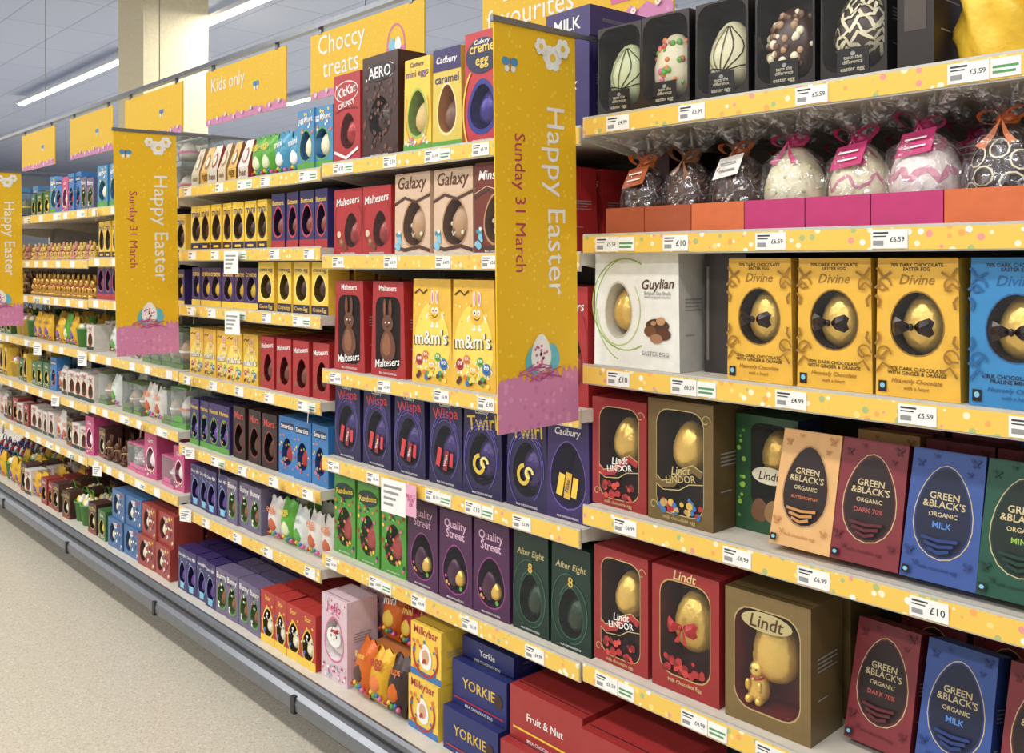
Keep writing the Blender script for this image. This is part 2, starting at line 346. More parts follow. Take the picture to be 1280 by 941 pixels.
for b,(x0,x1) in BAY.items():
    for z in LEV[b]:
        s=MB(); s.box(x0+.004,x1-.004,0,.455,z-.028,z,SH)
        s.box(x0+.004,x1-.004,-.004,.0,z-.04,z+.004,M((205,205,200),.35,.3,0,'metal'))
        s.box(x0+.006,x1-.006,-.0065,-.004,z-.037,z-.001,STRIP)
        for bx in (x0+.006,x1-.012): s.add([(bx,.02,z-.028),(bx,.455,z-.028),(bx,.455,z-.085),(bx,.38,z-.085),(bx+.005,.02,z-.028),(bx+.005,.455,z-.028),(bx+.005,.455,z-.085),(bx+.005,.38,z-.085)],[(0,1,2,3),(4,5,6,7),(0,3,7,4),(3,2,6,7)],SH)
        x=x0+random.uniform(.03,.1)
        while x<x1-.08:
            w=.062
            s.box(x,x+w,-.0085,-.0065,z-.035,z-.004,PRM)
            if b in (0,1,6,2):
                y=-.0088
                s.poly(rectpts(x+.004,x+.03,z-.011,z-.008),y,LN); s.poly(rectpts(x+.004,x+.026,z-.016,z-.014),y,LN)
                s.poly(rectpts(x+.004,x+.022,z-.03,z-.022),y,GREY)
                if b in (0,1,6): text(s,random.choice(['£4.99','£6.59','£5.59','£10','£3.99','£6.99']),x+.045,z-.02,.024,LN,y)
            if random.random()<.25: s.box(x+w+.002,x+w+.045,-.0085,-.0065,z-.034,z-.005,PRM); s.poly(rectpts(x+w+.005,x+w+.042,z-.02,z-.016),-.0088,LGRN); s.poly(rectpts(x+w+.005,x+w+.038,z-.028,z-.024),-.0088,LGRN)
            if b in (2,3,4,5) and rt.random()<.16:
                q=x+w+.01; zt=z-.012; sl=rt.uniform(-.012,.012)
                s.add([(q,-.012,zt),(q+.034,-.030,zt+.002),(q+.034+sl,-.032,zt-.052),(q+sl,-.014,zt-.054)],[(0,1,2,3)],PRM)
            x+=random.uniform(.15,.28)
        obj('shelf_with_price_rail',s,parent=g)

# ---------------------------------------------------------------- signs
YB=spots('banner_yellow',(236,188,28),[(242,206,78),(240,202,60)],60,.22,.5)
LIL=spots('banner_pink',(212,136,178),[(222,154,192),(204,122,168)],50,.3,.5)
def nest(mb,cx,cz,s,y):
    mb.poly(eggpts(cx-.3*s,cz+.25*s,.35*s,.45*s),y-.0002,M((80,190,205))); mb.poly(eggpts(cx+.5*s,cz+.3*s,.3*s,.42*s),y-.0002,M((90,195,215)))
    mb.poly(eggpts(cx,cz+.45*s,.42*s,.6*s),y-.0006,WHITE)
    rr=random.Random(3)
    for i in range(18):
        a=rr.uniform(0,6.28);q=rr.uniform(0,.8); mb.poly(eggpts(cx+.36*s*q*math.cos(a),cz+.45*s+.52*s*q*math.sin(a),.05*s,.05*s,8,0),y-.001,PINK)
    for i in range(26):
        x=cx+rr.uniform(-.7,.7)*s; z=cz+rr.uniform(-.3,.08)*s; a=rr.uniform(-.6,.6)
        stroke(mb,[(x-.3*s,z-a*.2*s),(x,z),(x+.3*s,z+a*.2*s)],.028*s,y-.0014-.00001*i,rr.choice([M((200,60,150)),M((230,110,170)),M((180,60,140))]))
def grass(mb,x0,x1,z0,z1,y,mat):
    pts=[];n=26;rr=random.Random(5)
    for i in range(n+1): pts.append((x1-(x1-x0)*i/n,z1+rr.uniform(-.012,.006)+(.006 if i%2 else -.008)))
    for i in range(n):
        a=pts[i];b=pts[1+i]; mb.add([(a[0],y,a[1]),(b[0],y,b[1]),(b[0],y,z0),(a[0],y,z0)],[(0,1,2,3)],mat)
def butterfly(mb,cx,cz,s,y,mat):
    for sg in (-1,1):
        mb.poly(eggpts(cx+sg*.4*s,cz+.25*s,.35*s,.3*s,12,0),y,mat); mb.poly(eggpts(cx+sg*.3*s,cz-.25*s,.22*s,.22*s,12,0),y-.0002,WHITE)
    mb.poly(rectpts(cx-.05*s,cx+.05*s,cz-.4*s,cz+.5*s),y-.0004,NAVY)
def flower(mb,cx,cz,s,y):
    for i in range(6):
        a=i*math.pi/3; mb.poly(eggpts(cx+.5*s*math.cos(a),cz+.5*s*math.sin(a),.36*s,.36*s,10,0),y-.0001*i,WHITE)
    mb.poly(eggpts(cx,cz,.26*s,.26*s,10,0),y-.0012,YEL)
def banner(X):
    mb=MB(); w=.235;h=.835
    mb.box(-w,0,0,.003,0,h,YB); y=-.0008
    grass(mb,-w,0,0,.115,y,LIL)
    nest(mb,-w*.48,.125,.068,y-.0006)
    text(mb,'Happy Easter',-w*.30,h-.36,.40,WHITE,y,-math.pi/2,.004)
    text(mb,'Sunday 31 March',-w*.73,h-.365,.285,M((190,40,90)),y,-math.pi/2,0)
    butterfly(mb,-w*.82,h-.085,.03,y,M((70,150,200)))
    flower(mb,-w*.30,h-.055,.034,y); flower(mb,-w*.45,h-.035,.022,y-.002); flower(mb,-w*.18,h-.032,.026,y-.003)
    mb.box(-w-.005,.01,-.004,.007,h-.002,h+.010,METAL); mb.box(.01,.47,-.002,.005,h,h+.009,METAL)
    obj('hanging_easter_banner',mb,Matrix.Translation((X,-.012,1.105))@Matrix.Rotation(math.pi/2,4,'Z')@Matrix.Rotation(math.radians(-.8),4,'Y'))
for X in (-1.412,-3.53,-5.6): banner(X)
def header(x0,x1,s,extra=None,tf=None):
    mb=MB(); w=x1-x0; mb.box(0,w,0,.006,2.12,2.385,YB); y=-.001
    grass(mb,0,w,2.12,2.155,y,LIL)
    if s: text(mb,s,w*(tf[0] if tf else .30),tf[1] if tf else (2.285 if '\n' in s else 2.3),w*(tf[2] if tf else .44),WHITE,y,0,0)
    if extra=='basket':
        stroke(mb,curve(w*.78,2.24,.055,0,180,14,1.5),.008,y,PINK); mb.poly([(w*.7,2.24),(w*.86,2.24),(w*.84,2.18),(w*.72,2.18)],y-.0004,PINK)
        mb.poly(eggpts(w*.75,2.25,.02,.025),y-.001,LBLUE); mb.poly(eggpts(w*.8,2.25,.02,.025),y-.0012,WHITE)
    else: butterfly(mb,w*.66,2.25,.04,y,M((60,140,200))); 
    for i in range(9): flower(mb,w*(.06+.11*i),2.135+.01*(i%3),.012,y-.003-.0005*i)
    for q in (.1,.9): mb.box(w*q-.01,w*q+.01,-.003,.009,2.38,2.404,METAL)
    obj('aisle_header_sign',mb,Matrix.Translation((x0,.5,0)))
header(-2.33,-1.55,'Easter\nfavourites','basket',(.28,2.275,.5)); header(-3.423,-2.646,'Choccy\ntreats','basket'); header(-4.424,-3.63,'Kids only')
header(-5.5,-4.7,''); header(-6.48,-5.7,''); header(-7.57,-6.8,'')
header(-1.25,-.5,'Luxury\neggs','basket')
r=MB(); r.box(-8.5,1.2,.485,.515,2.405,2.425,METAL)
for x in (-7,-5,-3.02,-1.4,.6): r.box(x-.002,x+.002,.498,.502,2.425,4,METAL)
obj('sign_hanging_rail',r)
def promo(x,z,yaw,two=False,s=1):
    mb=MB(); mb.box(-.045*s,.045*s,0,.001,-.08*s,0,PRM)
    for i in range(4): mb.poly(rectpts(-.035*s,.03*s-.01*s*i,-.02*s-.014*s*i,-.014*s-.014*s*i),-.0005,GREY)
    if two:
        mb.box(.053,.095,0,.001,-.085,0,M((235,170,200))); text(mb,'BUY 2\nFOR\n£8',.074,-.042,.034,MAG,-.001)
    obj('shelf_promo_card',mb,Matrix.Translation((x,-.0255,z))@Matrix.Rotation(math.radians(yaw),4,'Z'))
promo(-3.06,1.49,6);promo(-3.05,1.28,8);promo(-2.09,.86,4,True,1.15)
promo(-3.40,.755,25,False,.5);promo(-3.44,.52,25,False,.6);promo(-4.6,1.02,20,False,.7);promo(-5.3,1.02,20,False,.7);promo(-5.0,.78,25,False,.6);promo(-4.4,.53,25,False,.6)

# ================================================================ PRODUCTS : bay 0
z=LEV[0]
def dec_leaf(col,s=1):
    def fn(mb,c,rx,ry,rz):
        for a0 in (-.9,-.45,0,.45,.9):
            mb.eggline(c,rx,ry,rz,[(s*(a0*.15+a0*math.sin(i/8*math.pi)*.8)+.25*(i/8-.5),-.55+1.35*i/8) for i in range(9)],.0028,col)
        mb.eggline(c,rx,ry,rz,[(-1+.25*i,-.45+.05*math.sin(i)) for i in range(9)],.0028,col)
    return fn
def dec_dots(cols,n=26,r=.006,seed=1):
    def fn(mb,c,rx,ry,rz):
        rr=random.Random(seed)
        for i in range(n):
            a=rr.uniform(-1.4,1.4);t=rr.uniform(-.75,.8); q=rr.uniform(.5,1)*r; R=math.sqrt(1-t*t)*(1-.2*t)
            mb.egg((c[0]+rx*R*math.sin(a),c[1]-ry*R*math.cos(a),c[2]+rz*t),q,q*.5,q,rr.choice(cols),8,6,0)
    return fn
def dec_swirl(col,seed=2,n=5,wd=.004):
    def fn(mb,c,rx,ry,rz):
        rr=random.Random(seed)
        for k in range(n):
            t0=-.65+1.35*k/(n-1); p=rr.uniform(0,6); am=rr.uniform(.08,.2); fr=rr.uniform(.9,1.7)
            mb.eggline(c,rx,ry,rz,[(-1.3+2.6*i/18,t0+am*math.sin(i*fr*.7+p)+.05*math.sin(i*2.1)) for i in range(19)],wd*rr.uniform(.6,1.4),col)
    return fn
def dec_loops(col):
    def fn(mb,c,rx,ry,rz):
        for k in range(7):
            a0=rr_[k][0];t0=rr_[k][1]
            mb.eggline(c,rx,ry,rz,[(a0+.3*math.cos(j*.63),t0+.2*math.sin(j*.63)) for j in range(11)],.003,col)
    rr_=[(-.6,.3),(.1,.45),(.7,.2),(-.3,-.1),(.45,-.25),(-.75,-.4),(.05,-.6)]
    return fn
def choice_egg(f,em,inner):
    return carton(.124,.2,.1,DCLR,.02,BLACK,(0,.54,.46,.44,'r'),inner,{'m':em,'f':f,'s':.88,'z':.02},None,
      [('r',-.24,.24,.03,.30,BLACK),('e',0,.25,.04,.02,GREY),('t','taste the\ndifference',0,.20,.3,M((200,190,160))),('t','easter egg',0,.11,.36,M((200,190,160))),('r',-.5,.5,0,.03,BLACK)])
INN=M((30,26,26),.3)
eb=[choice_egg(dec_leaf(M((50,70,44)),1.3),M((206,214,160)),INN),choice_egg(dec_dots([ORG,M((200,90,60)),PINK,GRN],26,.008),M((222,212,176)),INN),choice_egg(dec_leaf(M((60,36,20)),1.1),M((222,216,172)),INN),
    choice_egg(dec_dots([CREAM,M((120,80,50)),M((190,150,110))],46,.009,5),CHOC,INN),choice_egg(dec_swirl(CREAM,3,8,.006),M((60,40,34)),INN)]
xs=[-1.400,-1.278,-1.146,-1.006,-.866,-.733]
for i,e in enumerate(eb): put('boxed_luxury_easter_egg',e,xs[i],xs[i+1],z[0],.035)
for i in range(3): put('boxed_luxury_easter_egg',eb[(i+1)%5],-1.40+.13*i,-1.27+.13*i,z[0],.16)
put('dark_chocolate_box',carton(.062,.24,.12,M((40,30,28)),0,None,None,arts=[('r',-.3,.3,.3,.6,M((80,70,60)))]),-.728,-.663,z[0],.04)
def bundle(mat,h=.26,r=.075,ribbon=MAG,flare=.06):
    mb=MB(); zn=h*.68; n=16; prof=[];ruff=[]
    for i in range(n+1):
        t=i/n; rad=r*(.82+.25*math.sin(t*math.pi*.8))*(1-t**2.2*.86); prof.append((max(.012,rad),zn*t)); ruff.append(.05+.22*t+.04*math.sin(i*1.7))
    prof+=[(flare*.5,zn+h*.1),(flare,h*.95),(flare*1.1,h)]; ruff+=[.4,.5,.6]
    mb.lathe(prof,mat,seg=84,ruff=ruff)
    mb.lathe([(.018,zn-.008),(.024,zn),(.018,zn+.008)],ribbon,seg=14)
    return mb
GF=M((240,196,60),.4,.1,0,'foil')
for xx in (-.575,-.40): put('gold_wrapped_easter_gift',bundle(GF,.36,.080,flare=.07),xx-.07,xx+.07,z[0],.12)

# S2 : trays with wrapped eggs
TO=M((222,104,36)); TM=M((198,26,110)); TDO=M((176,78,36))
tr=[(-1.36,-1.255,TDO),(-1.253,-1.135,TDO),(-1.133,-1.012,TO),(-1.010,-.885,TM),(-.883,-.762,TM),(-.760,-.640,TM),(-.638,-.50,TO),(-.498,-.35,TO)]
for (a,b,m) in tr:
    mb=MB(); w=b-a; h=.058;d=.15
    mb.box(-w/2,w/2,0,.002,0,h,m);mb.box(-w/2,w/2,d-.002,d,0,h,m);mb.box(-w/2,-w/2+.002,.002,d-.002,0,h,m);mb.box(w/2-.002,w/2,.002,d-.002,0,h,m);mb.box(-w/2,w/2,0,d,0,.002,m)
    obj('cardboard_display_tray',mb,T((a+b)/2,.02,z[1]+.0005))
PW=M((245,232,228),.4,0,0,'choc')
def wegg(em,fn,rib,tag,s=1.0,seed=1):
    rr=random.Random(seed)
    mb=MB(); r=.056*s; rz=.075*s; c=(0,0,rz+.005); mb.egg(c,r,r,rz,em,20,14)
    if fn: fn(mb,c,r,r,rz)
    zt=2*rz
    mb.lathe([(r*.7,.003),(r*1.10,.03),(r*1.13,rz),(r*.9,zt*.86),(.3*r,zt+.004),(.012,zt+.012),(.018,zt+.022),(.036*s,zt+.038),(.05*s,zt+.054),(.055*s,zt+.062)],CELLO,seg=48,ruff=[0,.05,.07,.2,.3,.2,.4,.5,.65,.75])
    mb.lathe([(.014,zt+.004),(.019,zt+.012),(.014,zt+.02)],rib,seg=12)
    for sg in (-1,1):
        L=rr.uniform(.034,.044)*s; up=rr.uniform(.1,.5); yy=-.02
        vs=[];n=10
        for i in range(n+1):
            a=2*math.pi*i/n; px=sg*(L*.5-L*.5*math.cos(a)); pz=zt+.012+L*.28*math.sin(a)+up*L*(1-math.cos(a))/2
            vs+=[(px,yy-.008,pz),(px,yy+.008,pz)]
        mb.add(vs,[(2*i,2*i+1,2*i+3,2*i+2) for i in range(n)],rib,True)
        tl=rr.uniform(.03,.05)*s
        mb.add([(0,yy-.008,zt+.012),(sg*tl*.4,yy-.018,zt-.002-tl*.3),(sg*tl*.75,yy-.024,zt-tl*.7),(sg*tl*.45,yy-.024,zt-tl*.85),(sg*tl*.15,yy-.016,zt-tl*.35)],[(0,1,4),(1,2,3,4)],rib)
    if tag: 
        mb.add([(-.032,-.052,zt-.045),(.03,-.057,zt-.036),(.032,-.036,zt+.006),(-.028,-.030,zt-.002)],[(0,1,2,3)],tag)
        for k in range(2): mb.add([(-.018,-.0505+.006*k,zt-.03+.014*k),(.02,-.0535+.006*k,zt-.026+.014*k),(.02,-.052+.006*k,zt-.023+.014*k),(-.018,-.049+.006*k,zt-.027+.014*k)],[(0,1,2,3)],WHITE if tag!=WHITE else GREY)
    return mb
wl=[(wegg(DCHOC,dec_swirl(M((110,64,36)),1,4),ORG,M((190,90,30)),.95,1),-1.305),(wegg(CHOC,dec_swirl(M((110,74,56)),4,5),M((150,100,60)),None,.95,2),-1.195),
    (wegg(CHOC,dec_dots([M((120,84,60)),CREAM],18,.004),M((190,100,40)),WHITE,.98,3),-1.072),(wegg(CREAM,dec_dots([M((190,196,140)),M((226,216,150))],22,.005,9),MAG,None,1.03,4),-.948),
    (wegg(CREAM,dec_swirl(M((222,130,160)),6,3,.005),MAG,MAG,.98,5),-.823),(wegg(PW,dec_swirl(M((230,150,175)),8,3,.016),MAG,MAG,1.06,6),-.702),
    (wegg(DCHOC,dec_loops(CREAM),ORG,None,1.04,7),-.570),(wegg(DCHOC,dec_loops(CREAM),ORG,None,1.04,8),-.43)]
for m,x in wl: put('cellophane_wrapped_chocolate_egg',m,x,x,z[1]+.0025,.098)
for m,x in wl[2:]: put('cellophane_wrapped_chocolate_egg',m,x+.02,x+.02,z[1]+.0005,.26)
MAR=M((70,18,24)); put('maroon_chocolate_box',carton(.09,.2,.1,MAR,0,None,None,arts=[('r',-.3,.3,.35,.75,M((60,14,20))),('r',-.2,.25,.55,.62,WHITE),('r',-.2,.25,.42,.45,GREY)]),-1.41,-1.31,z[1],.18,deep=2)
put('maroon_chocolate_box',carton(.16,.19,.1,M((50,22,20)),0,None,None,arts=[('r',-.3,.3,.3,.7,M((90,50,40)))]),-1.29,-1.13,z[1],.32)

# S3
LG=M((150,196,60))
def praline():
    w,h=.235,.245
    arts=[('s',curve(-.12,.55,.40,60,300,22,1.0),.012,LG),('s',curve(-.06,.50,.42,100,250,22,1.1),.008,LG),('s',curve(-.20,.50,.26,180,400,22,1.2),.01,M((190,216,120))),
      ('t','Guylian',.26,.72,.36,M((90,60,40)),.05,1,.25),('t','Belgian Sea Shells',.26,.65,.3,GREY),('t','twist-wrapped selection',.26,.62,.3,GREY),
      ('e',.26,.38,.13,.06,BROWN),('e',.18,.33,.07,.05,M((120,76,46))),('e',.33,.31,.08,.05,M((96,56,36))),('e',.25,.27,.07,.04,M((170,120,80))),('e',.3,.42,.05,.035,M((200,150,100))),('e',.22,.40,.03,.02,M((190,140,100))),
      ('t','EASTER EGG',.24,.14,.3,GREY)]
    return carton(w,h,.1,M((240,240,232),.35),.03,M((196,196,190)),(-.2,.5,.155,.235,.12),M((215,212,195)),{'m':GOLD,'s':.97},(M((200,200,180)),1.08),arts)
put('boxed_praline_egg',praline(),-1.408,-1.165,z[2],.03,yaw=0)
dk=carton(.10,.24,.1,M((60,52,50),.3),0,M((44,38,36)),None,arts=[('t','Guylian',.28,.55,.9,WHITE,-math.pi/2+.1,1,.2),('r',-.44,-.38,.1,.9,M((120,112,104)))])
put('dark_praline_box',dk,-1.155,-1.06,z[2],.09,deep=2,step=.13); put('dark_praline_box',praline(),-1.40,-1.17,z[2],.18)
def divine(body,pat,txt1):
    w,h=.142,.232; K=M((40,24,20))
    arts=[('t','Divine',0,.845,.42,pat,0,1,.3),('t','70% DARK CHOCOLATE\nEASTER EGG',0,.935,.62,K),
      ('t',txt1,0,.19,.7,K),('t','Heavenly Chocolate',0,.115,.6,pat,0,1,.3),('t','with a heart',0,.07,.3,pat,0,1,.3),
      ('r',-.46,-.36,.03,.11,K),('e',-.41,.075,.03,.02,LBLUE)]
    for sx in (-1,1):
        for sz,cz in ((1,.80),(-1,.30)):
            arts.append(('s',curve(sx*.40,cz,.10,0,300,14,.7,.6),.022,pat)); arts.append(('s',[(sx*.48,cz+.13*sz),(sx*.40,cz+.06*sz),(sx*.3,cz+.10*sz)],.03,pat))
            arts.append(('s',[(sx*.5,cz-.02),(sx*.42,cz+.02*sz),(sx*.34,cz-.03*sz)],.03,pat))
            arts.append(('s',[(sx*.49,cz-.07*sz),(sx*.44,cz-.11*sz),(sx*.46,cz-.16*sz)],.035,pat))
    arts.append(('b',0,.51,.22,M((40,26,24),.25),0))
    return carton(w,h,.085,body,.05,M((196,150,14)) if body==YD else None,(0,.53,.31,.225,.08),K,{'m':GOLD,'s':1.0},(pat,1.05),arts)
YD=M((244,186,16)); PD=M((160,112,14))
dv=divine(YD,PD,'70% DARK CHOCOLATE\nWITH GINGER & ORANGE'); dvb=divine(M((28,136,200)),M((20,94,156)),'MILK CHOCOLATE WITH\nPRALINE MINI EGGS')
for i in range(3): put('boxed_dark_chocolate_egg',dv,-1.062+.15*i,-.915+.15*i,z[2],.03,deep=2,step=.12)
for i in range(2): put('boxed_milk_chocolate_egg',dvb,-.608+.142*i,-.462+.142*i,z[2],.03,deep=2,step=.12)

# S4
def lind(body,inner,w=.155,h=.235,name='LINDOR',red=True,d=.1,side=None):
    G2=M((206,184,116))
    arts=[('s',[(-.36,.34),(-.28,.30),(-.1,.33),(.05,.43),(.2,.47),(.34,.43)],.10,RED if red else LGd),('s',[(-.36,.37),(-.28,.33),(-.1,.36),(.05,.46),(.2,.50),(.34,.46)],.012,G2),
      ('t','Lindt',.02,.44,.3,WHITE if red else G2,.15,1,.25),('t',name,.02,.37,.46,WHITE if red else G2,.15),
      ('s',[(-.36,.30),(-.25,.26),(0,.28),(.15,.34),(.36,.36)],.012,G2),
      ('x',4,30,-.3,.32,.09,.22,.05,[RED,DRED,M((220,60,50))] if red else [GOLD,RED,BLUE,M((200,160,80))]),('s',curve(.40,.87,.07,0,320,14,.7,.6),.01,G2),('s',curve(-.40,.12,.06,0,320,14,.7,.6),.01,G2),('t','milk chocolate egg',0,.04,.5,G2)]
    return carton(w,h,d,body,0,side,(0,.5,.36,.42,'r'),inner,{'m':GOLD,'s':.66,'z':.27},(G2,1.02),arts)
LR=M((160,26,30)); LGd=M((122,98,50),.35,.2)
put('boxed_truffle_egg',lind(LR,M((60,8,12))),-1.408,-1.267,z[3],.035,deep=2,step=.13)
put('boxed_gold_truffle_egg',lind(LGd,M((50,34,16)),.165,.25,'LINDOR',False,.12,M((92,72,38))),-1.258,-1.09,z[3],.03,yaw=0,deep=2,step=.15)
def lindg(): 
    return carton(.14,.23,.09,M((40,84,52)),0,M((30,44,84)),(.05,.58,.3,.36,'r'),M((30,40,30)),{'m':GOLD,'s':.8,'z':.22},None,[('e',.05,.5,.28,.075,M((225,220,190))),('t','Lindt',.05,.5,.34,BROWN,0,1,.25),('g',-.1,.2,.14,.1,M((120,80,50))),('g',.12,.2,.14,.1,M((160,120,70))),('x',2,14,-.46,-.36,.1,.9,.04,[GRN,LG])])
put('boxed_nut_egg',lindg(),-1.085,-.94,z[3],.10)
def gb(body,side,flav,flm,dark=None):
    K=dark or M((40,22,22)); G2=M((212,192,138))
    arts=[('t','GREEN\n&BLACK\'S',0,.62,.56,G2),('t','ORGANIC',0,.51,.38,G2),('t',flav,0,.43,min(.42,.062*len(flav)),flm),('t','milk chocolate egg',0,.1,.5,side)]
    for (fx,fz,s) in ((-.36,.88,.05),(.36,.93,.06),(.3,.84,.035),(-.4,.2,.06),(-.3,.12,.035),(.38,.16,.05),(-.15,.95,.03)):
        arts+= [('s',[(fx-s,fz+s*.6),(fx,fz),(fx+s,fz+s*.6)],s*.7,side),('s',[(fx-s*.6,fz-s*.4),(fx,fz),(fx+s*.6,fz-s*.4)],s*.5,side)]
    arts+=[('r',-.46,-.36,.03,.09,BLACK),('e',-.41,.06,.03,.015,LBLUE)]
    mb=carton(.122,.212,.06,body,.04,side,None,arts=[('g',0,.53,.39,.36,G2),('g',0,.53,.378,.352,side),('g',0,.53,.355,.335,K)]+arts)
    for q in range(3): stroke(mb,[((-.24+.05*q)*.122,(.33-.04*q)*.212),(0,(.315-.045*q)*.212),((.24-.05*q)*.122,(.33-.04*q)*.212)],.005,-.0085,side)
    return mb
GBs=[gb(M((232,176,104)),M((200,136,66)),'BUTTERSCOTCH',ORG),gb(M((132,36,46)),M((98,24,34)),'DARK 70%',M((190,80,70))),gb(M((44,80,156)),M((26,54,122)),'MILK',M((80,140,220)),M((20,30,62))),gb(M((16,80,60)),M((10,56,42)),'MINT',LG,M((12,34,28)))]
for i in range(5):
    put('organic_chocolate_egg_carton',GBs[min(i,3)],-.958+.122*i,-.836+.122*i,z[3],.02,0,14,d=.06)
for i,c in enumerate([0,1,1,2]): put('organic_chocolate_egg_carton',GBs[c],-.87+.125*i,-.745+.125*i,z[3],.17,0,4,d=.06)
for i,c in enumerate([1,1,2,3]): put('organic_chocolate_egg_carton',GBs[c],-.87+.125*i,-.745+.125*i,z[3],.28,0,4,d=.06)
# S5
def bunnybox():
    return carton(.165,.25,.1,LR,0,None,(0,.52,.37,.38,'r'),M((80,12,12)),{'m':GOLD,'s':.76,'z':.14},(M((200,160,86)),1.03),
      [('t','Lindt',0,.955,.34,M((226,200,130)),0,1,.2),('t','Milk Chocolate Egg',0,.085,.5,M((226,200,130))),('b',0,.56,.2,RED),('x',8,30,-.32,.32,.16,.28,.05,[RED,M((210,50,40)),DRED])])
def bunny(s,mat,rib=None):
    mb=MB(); k=s/.1; mb.egg((0,.02*k,.035*k),.024*k,.022*k,.036*k,mat,12,8)
    mb.egg((0,.012*k,.073*k),.016*k,.016*k,.018*k,mat,10,8,0)
    for sg in (-1,1):
        mb.egg((sg*.009*k,.018*k,.096*k),.005*k,.004*k,.018*k,mat,8,6,-.2); mb.egg((sg*.012*k,.004*k,.012*k),.009*k,.016*k,.01*k,mat,8,6,0)
        mb.egg((sg*.006*k,-.002*k,.077*k),.002*k,.002*k,.0025*k,BLACK,6,4,0); mb.egg((sg*.014*k,-.002*k,.042*k),.006*k,.006*k,.012*k,mat,8,6,0)
    rib=rib or RED
    mb.lathe([(.014*k,.054*k),(.0165*k,.057*k),(.014*k,.06*k)],rib,(0,.014*k),10); mb.egg((0,-.004*k,.056*k),.004*k,.004*k,.004*k,GOLD,6,4,0)
    return mb
def goldbunny():
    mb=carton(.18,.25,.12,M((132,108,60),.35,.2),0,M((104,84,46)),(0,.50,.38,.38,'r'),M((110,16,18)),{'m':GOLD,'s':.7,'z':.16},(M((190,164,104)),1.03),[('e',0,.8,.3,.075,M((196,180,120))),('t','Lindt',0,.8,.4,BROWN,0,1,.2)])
    b=bunny(.09,GOLD,RED); mb.merge(b,Matrix.Translation((-.03,.006,.035))); return mb
put('boxed_truffle_egg',lind(LR,M((60,8,12)),.155,.25),-1.408,-1.255,z[4],.035,deep=2,step=.13)
put('boxed_egg_with_ribbon',bunnybox(),-1.252,-1.07,z[4],.03,deep=2,step=.13)
put('boxed_gold_bunny_egg',goldbunny(),-1.068,-.875,z[4],.03,deep=2,step=.15)
for i,c in enumerate([1,2,1,3]): put('organic_chocolate_egg_carton',GBs[c],-.85+.13*i,-.725+.13*i,z[4],.09,-3,14,d=.06)
for i,c in enumerate([1,1,2,2]): put('organic_chocolate_egg_carton',GBs[c],-.82+.13*i,-.70+.13*i,z[4],.25,4,4,d=.06)

# ================================================================ bay 1
z=LEV[1]
def simple(w,h,d,body,txt,tm,win=(0,.42,.3,.27),inner=None,egg=CHOC,border=None,arts=[],tp=.06,tz=.83,tw=.8,rot=0,side=None,sy=1,shear=0,seg=20):
    ex=[]
    if seg>=20: ex=[('t','MILK CHOCOLATE EGG',0,.035,.5,WHITE)]
    return carton(w,h,d,body,tp,side,win,inner or M((40,16,14)),egg,border,ex+[('t',txt,0,tz,tw,tm,rot,sy,shear)]+list(arts),seg)
kk=simple(.15,.27,.1,M((184,28,34)),'KitKat',WHITE,(0.05,.36,.28,.2),M((100,10,14)),M((170,40,40),.3,.3,0,'foil'),None,[('e',0,.8,.44,.12,WHITE),('e',0,.8,.42,.11,RED),('t','KitKat',0,.81,.7,WHITE,.12,1,.2),('t','CHUNKY',0,.66,.6,WHITE,.12),('s',[(-.45,.14),(0,.06),(.45,.16)],.06,WHITE),('s',[(-.4,.58),(-.1,.62),(.4,.6)],.02,DRED)],.02)
ae=simple(.19,.3,.1,M((66,34,26)),'AERO',WHITE,(0,.4,.3,.2),M((30,14,10)),CHOC,None,[('x',3,70,-.45,.45,.04,.72,.045,[M((96,56,42)),M((50,26,20)),M((116,70,50))]),('e',0,.83,.42,.09,M((40,20,14))),('t','AERO',0,.83,.62,WHITE)],.02,tz=.83)
me_=lambda w,h:simple(w,h,.09,YEL,'mini eggs',M((90,50,140)),(0,.42,.33,.24),M((120,150,60)),M((226,190,120),.5,0,0,'choc'),(M((160,200,70)),1.12),[('r',-.5,.5,0,.10,GRN),('t','Cadbury',0,.93,.5,PURP,0,1,.2),('x',4,22,-.4,.4,.10,.2,.05,[PINK,LBLUE,WHITE,YEL]),('s',curve(0,.42,.42,150,390,18,.8),.02,ORG)],.1)
cm=lambda w,h:simple(w,h,.09,M((226,196,60)),'caramel',PURP,(0,.4,.3,.24),M((190,120,50)),M((120,80,60),.4,0,0,'choc'),(M((240,226,150)),1.12),[('r',-.5,.5,.78,1,PURP),('t','Cadbury',0,.88,.7,WHITE,0,1,.2),('r',-.5,.5,0,.08,GRN)],.08,tz=.7)
cr=simple(.145,.285,.1,M((196,28,44)),'creme\negg',YEL,(0,.33,.32,.2),M((30,30,110)),M((60,50,140),.3,.3,0,'foil'),(M((36,44,140)),1.25),[('e',0,.78,.44,.16,NAVY),('t','Cadbury',0,.9,.4,WHITE,0,1,.2),('t','creme\negg',0,.77,.66,YEL),('s',curve(.2,.3,.3,-90,60,10),.05,ORG),('s',curve(-.1,.3,.4,120,260,10),.04,YEL)],.06,tz=.77,tw=.5)
put('wafer_bar_egg_box',kk,-2.488,-2.337,z[0],.03,deep=2); put('bubbly_chocolate_egg_box',ae,-2.333,-2.135,z[0],.03,yaw=-2,deep=2)
put('mini_eggs_carton',me_(.128,.26),-2.127,-1.992,z[0],.03,deep=2);put('caramel_egg_carton',cm(.122,.265),-1.989,-1.862,z[0],.03,deep=2)
put('creme_egg_carton',cr,-1.858,-1.708,z[0],.03,deep=2)
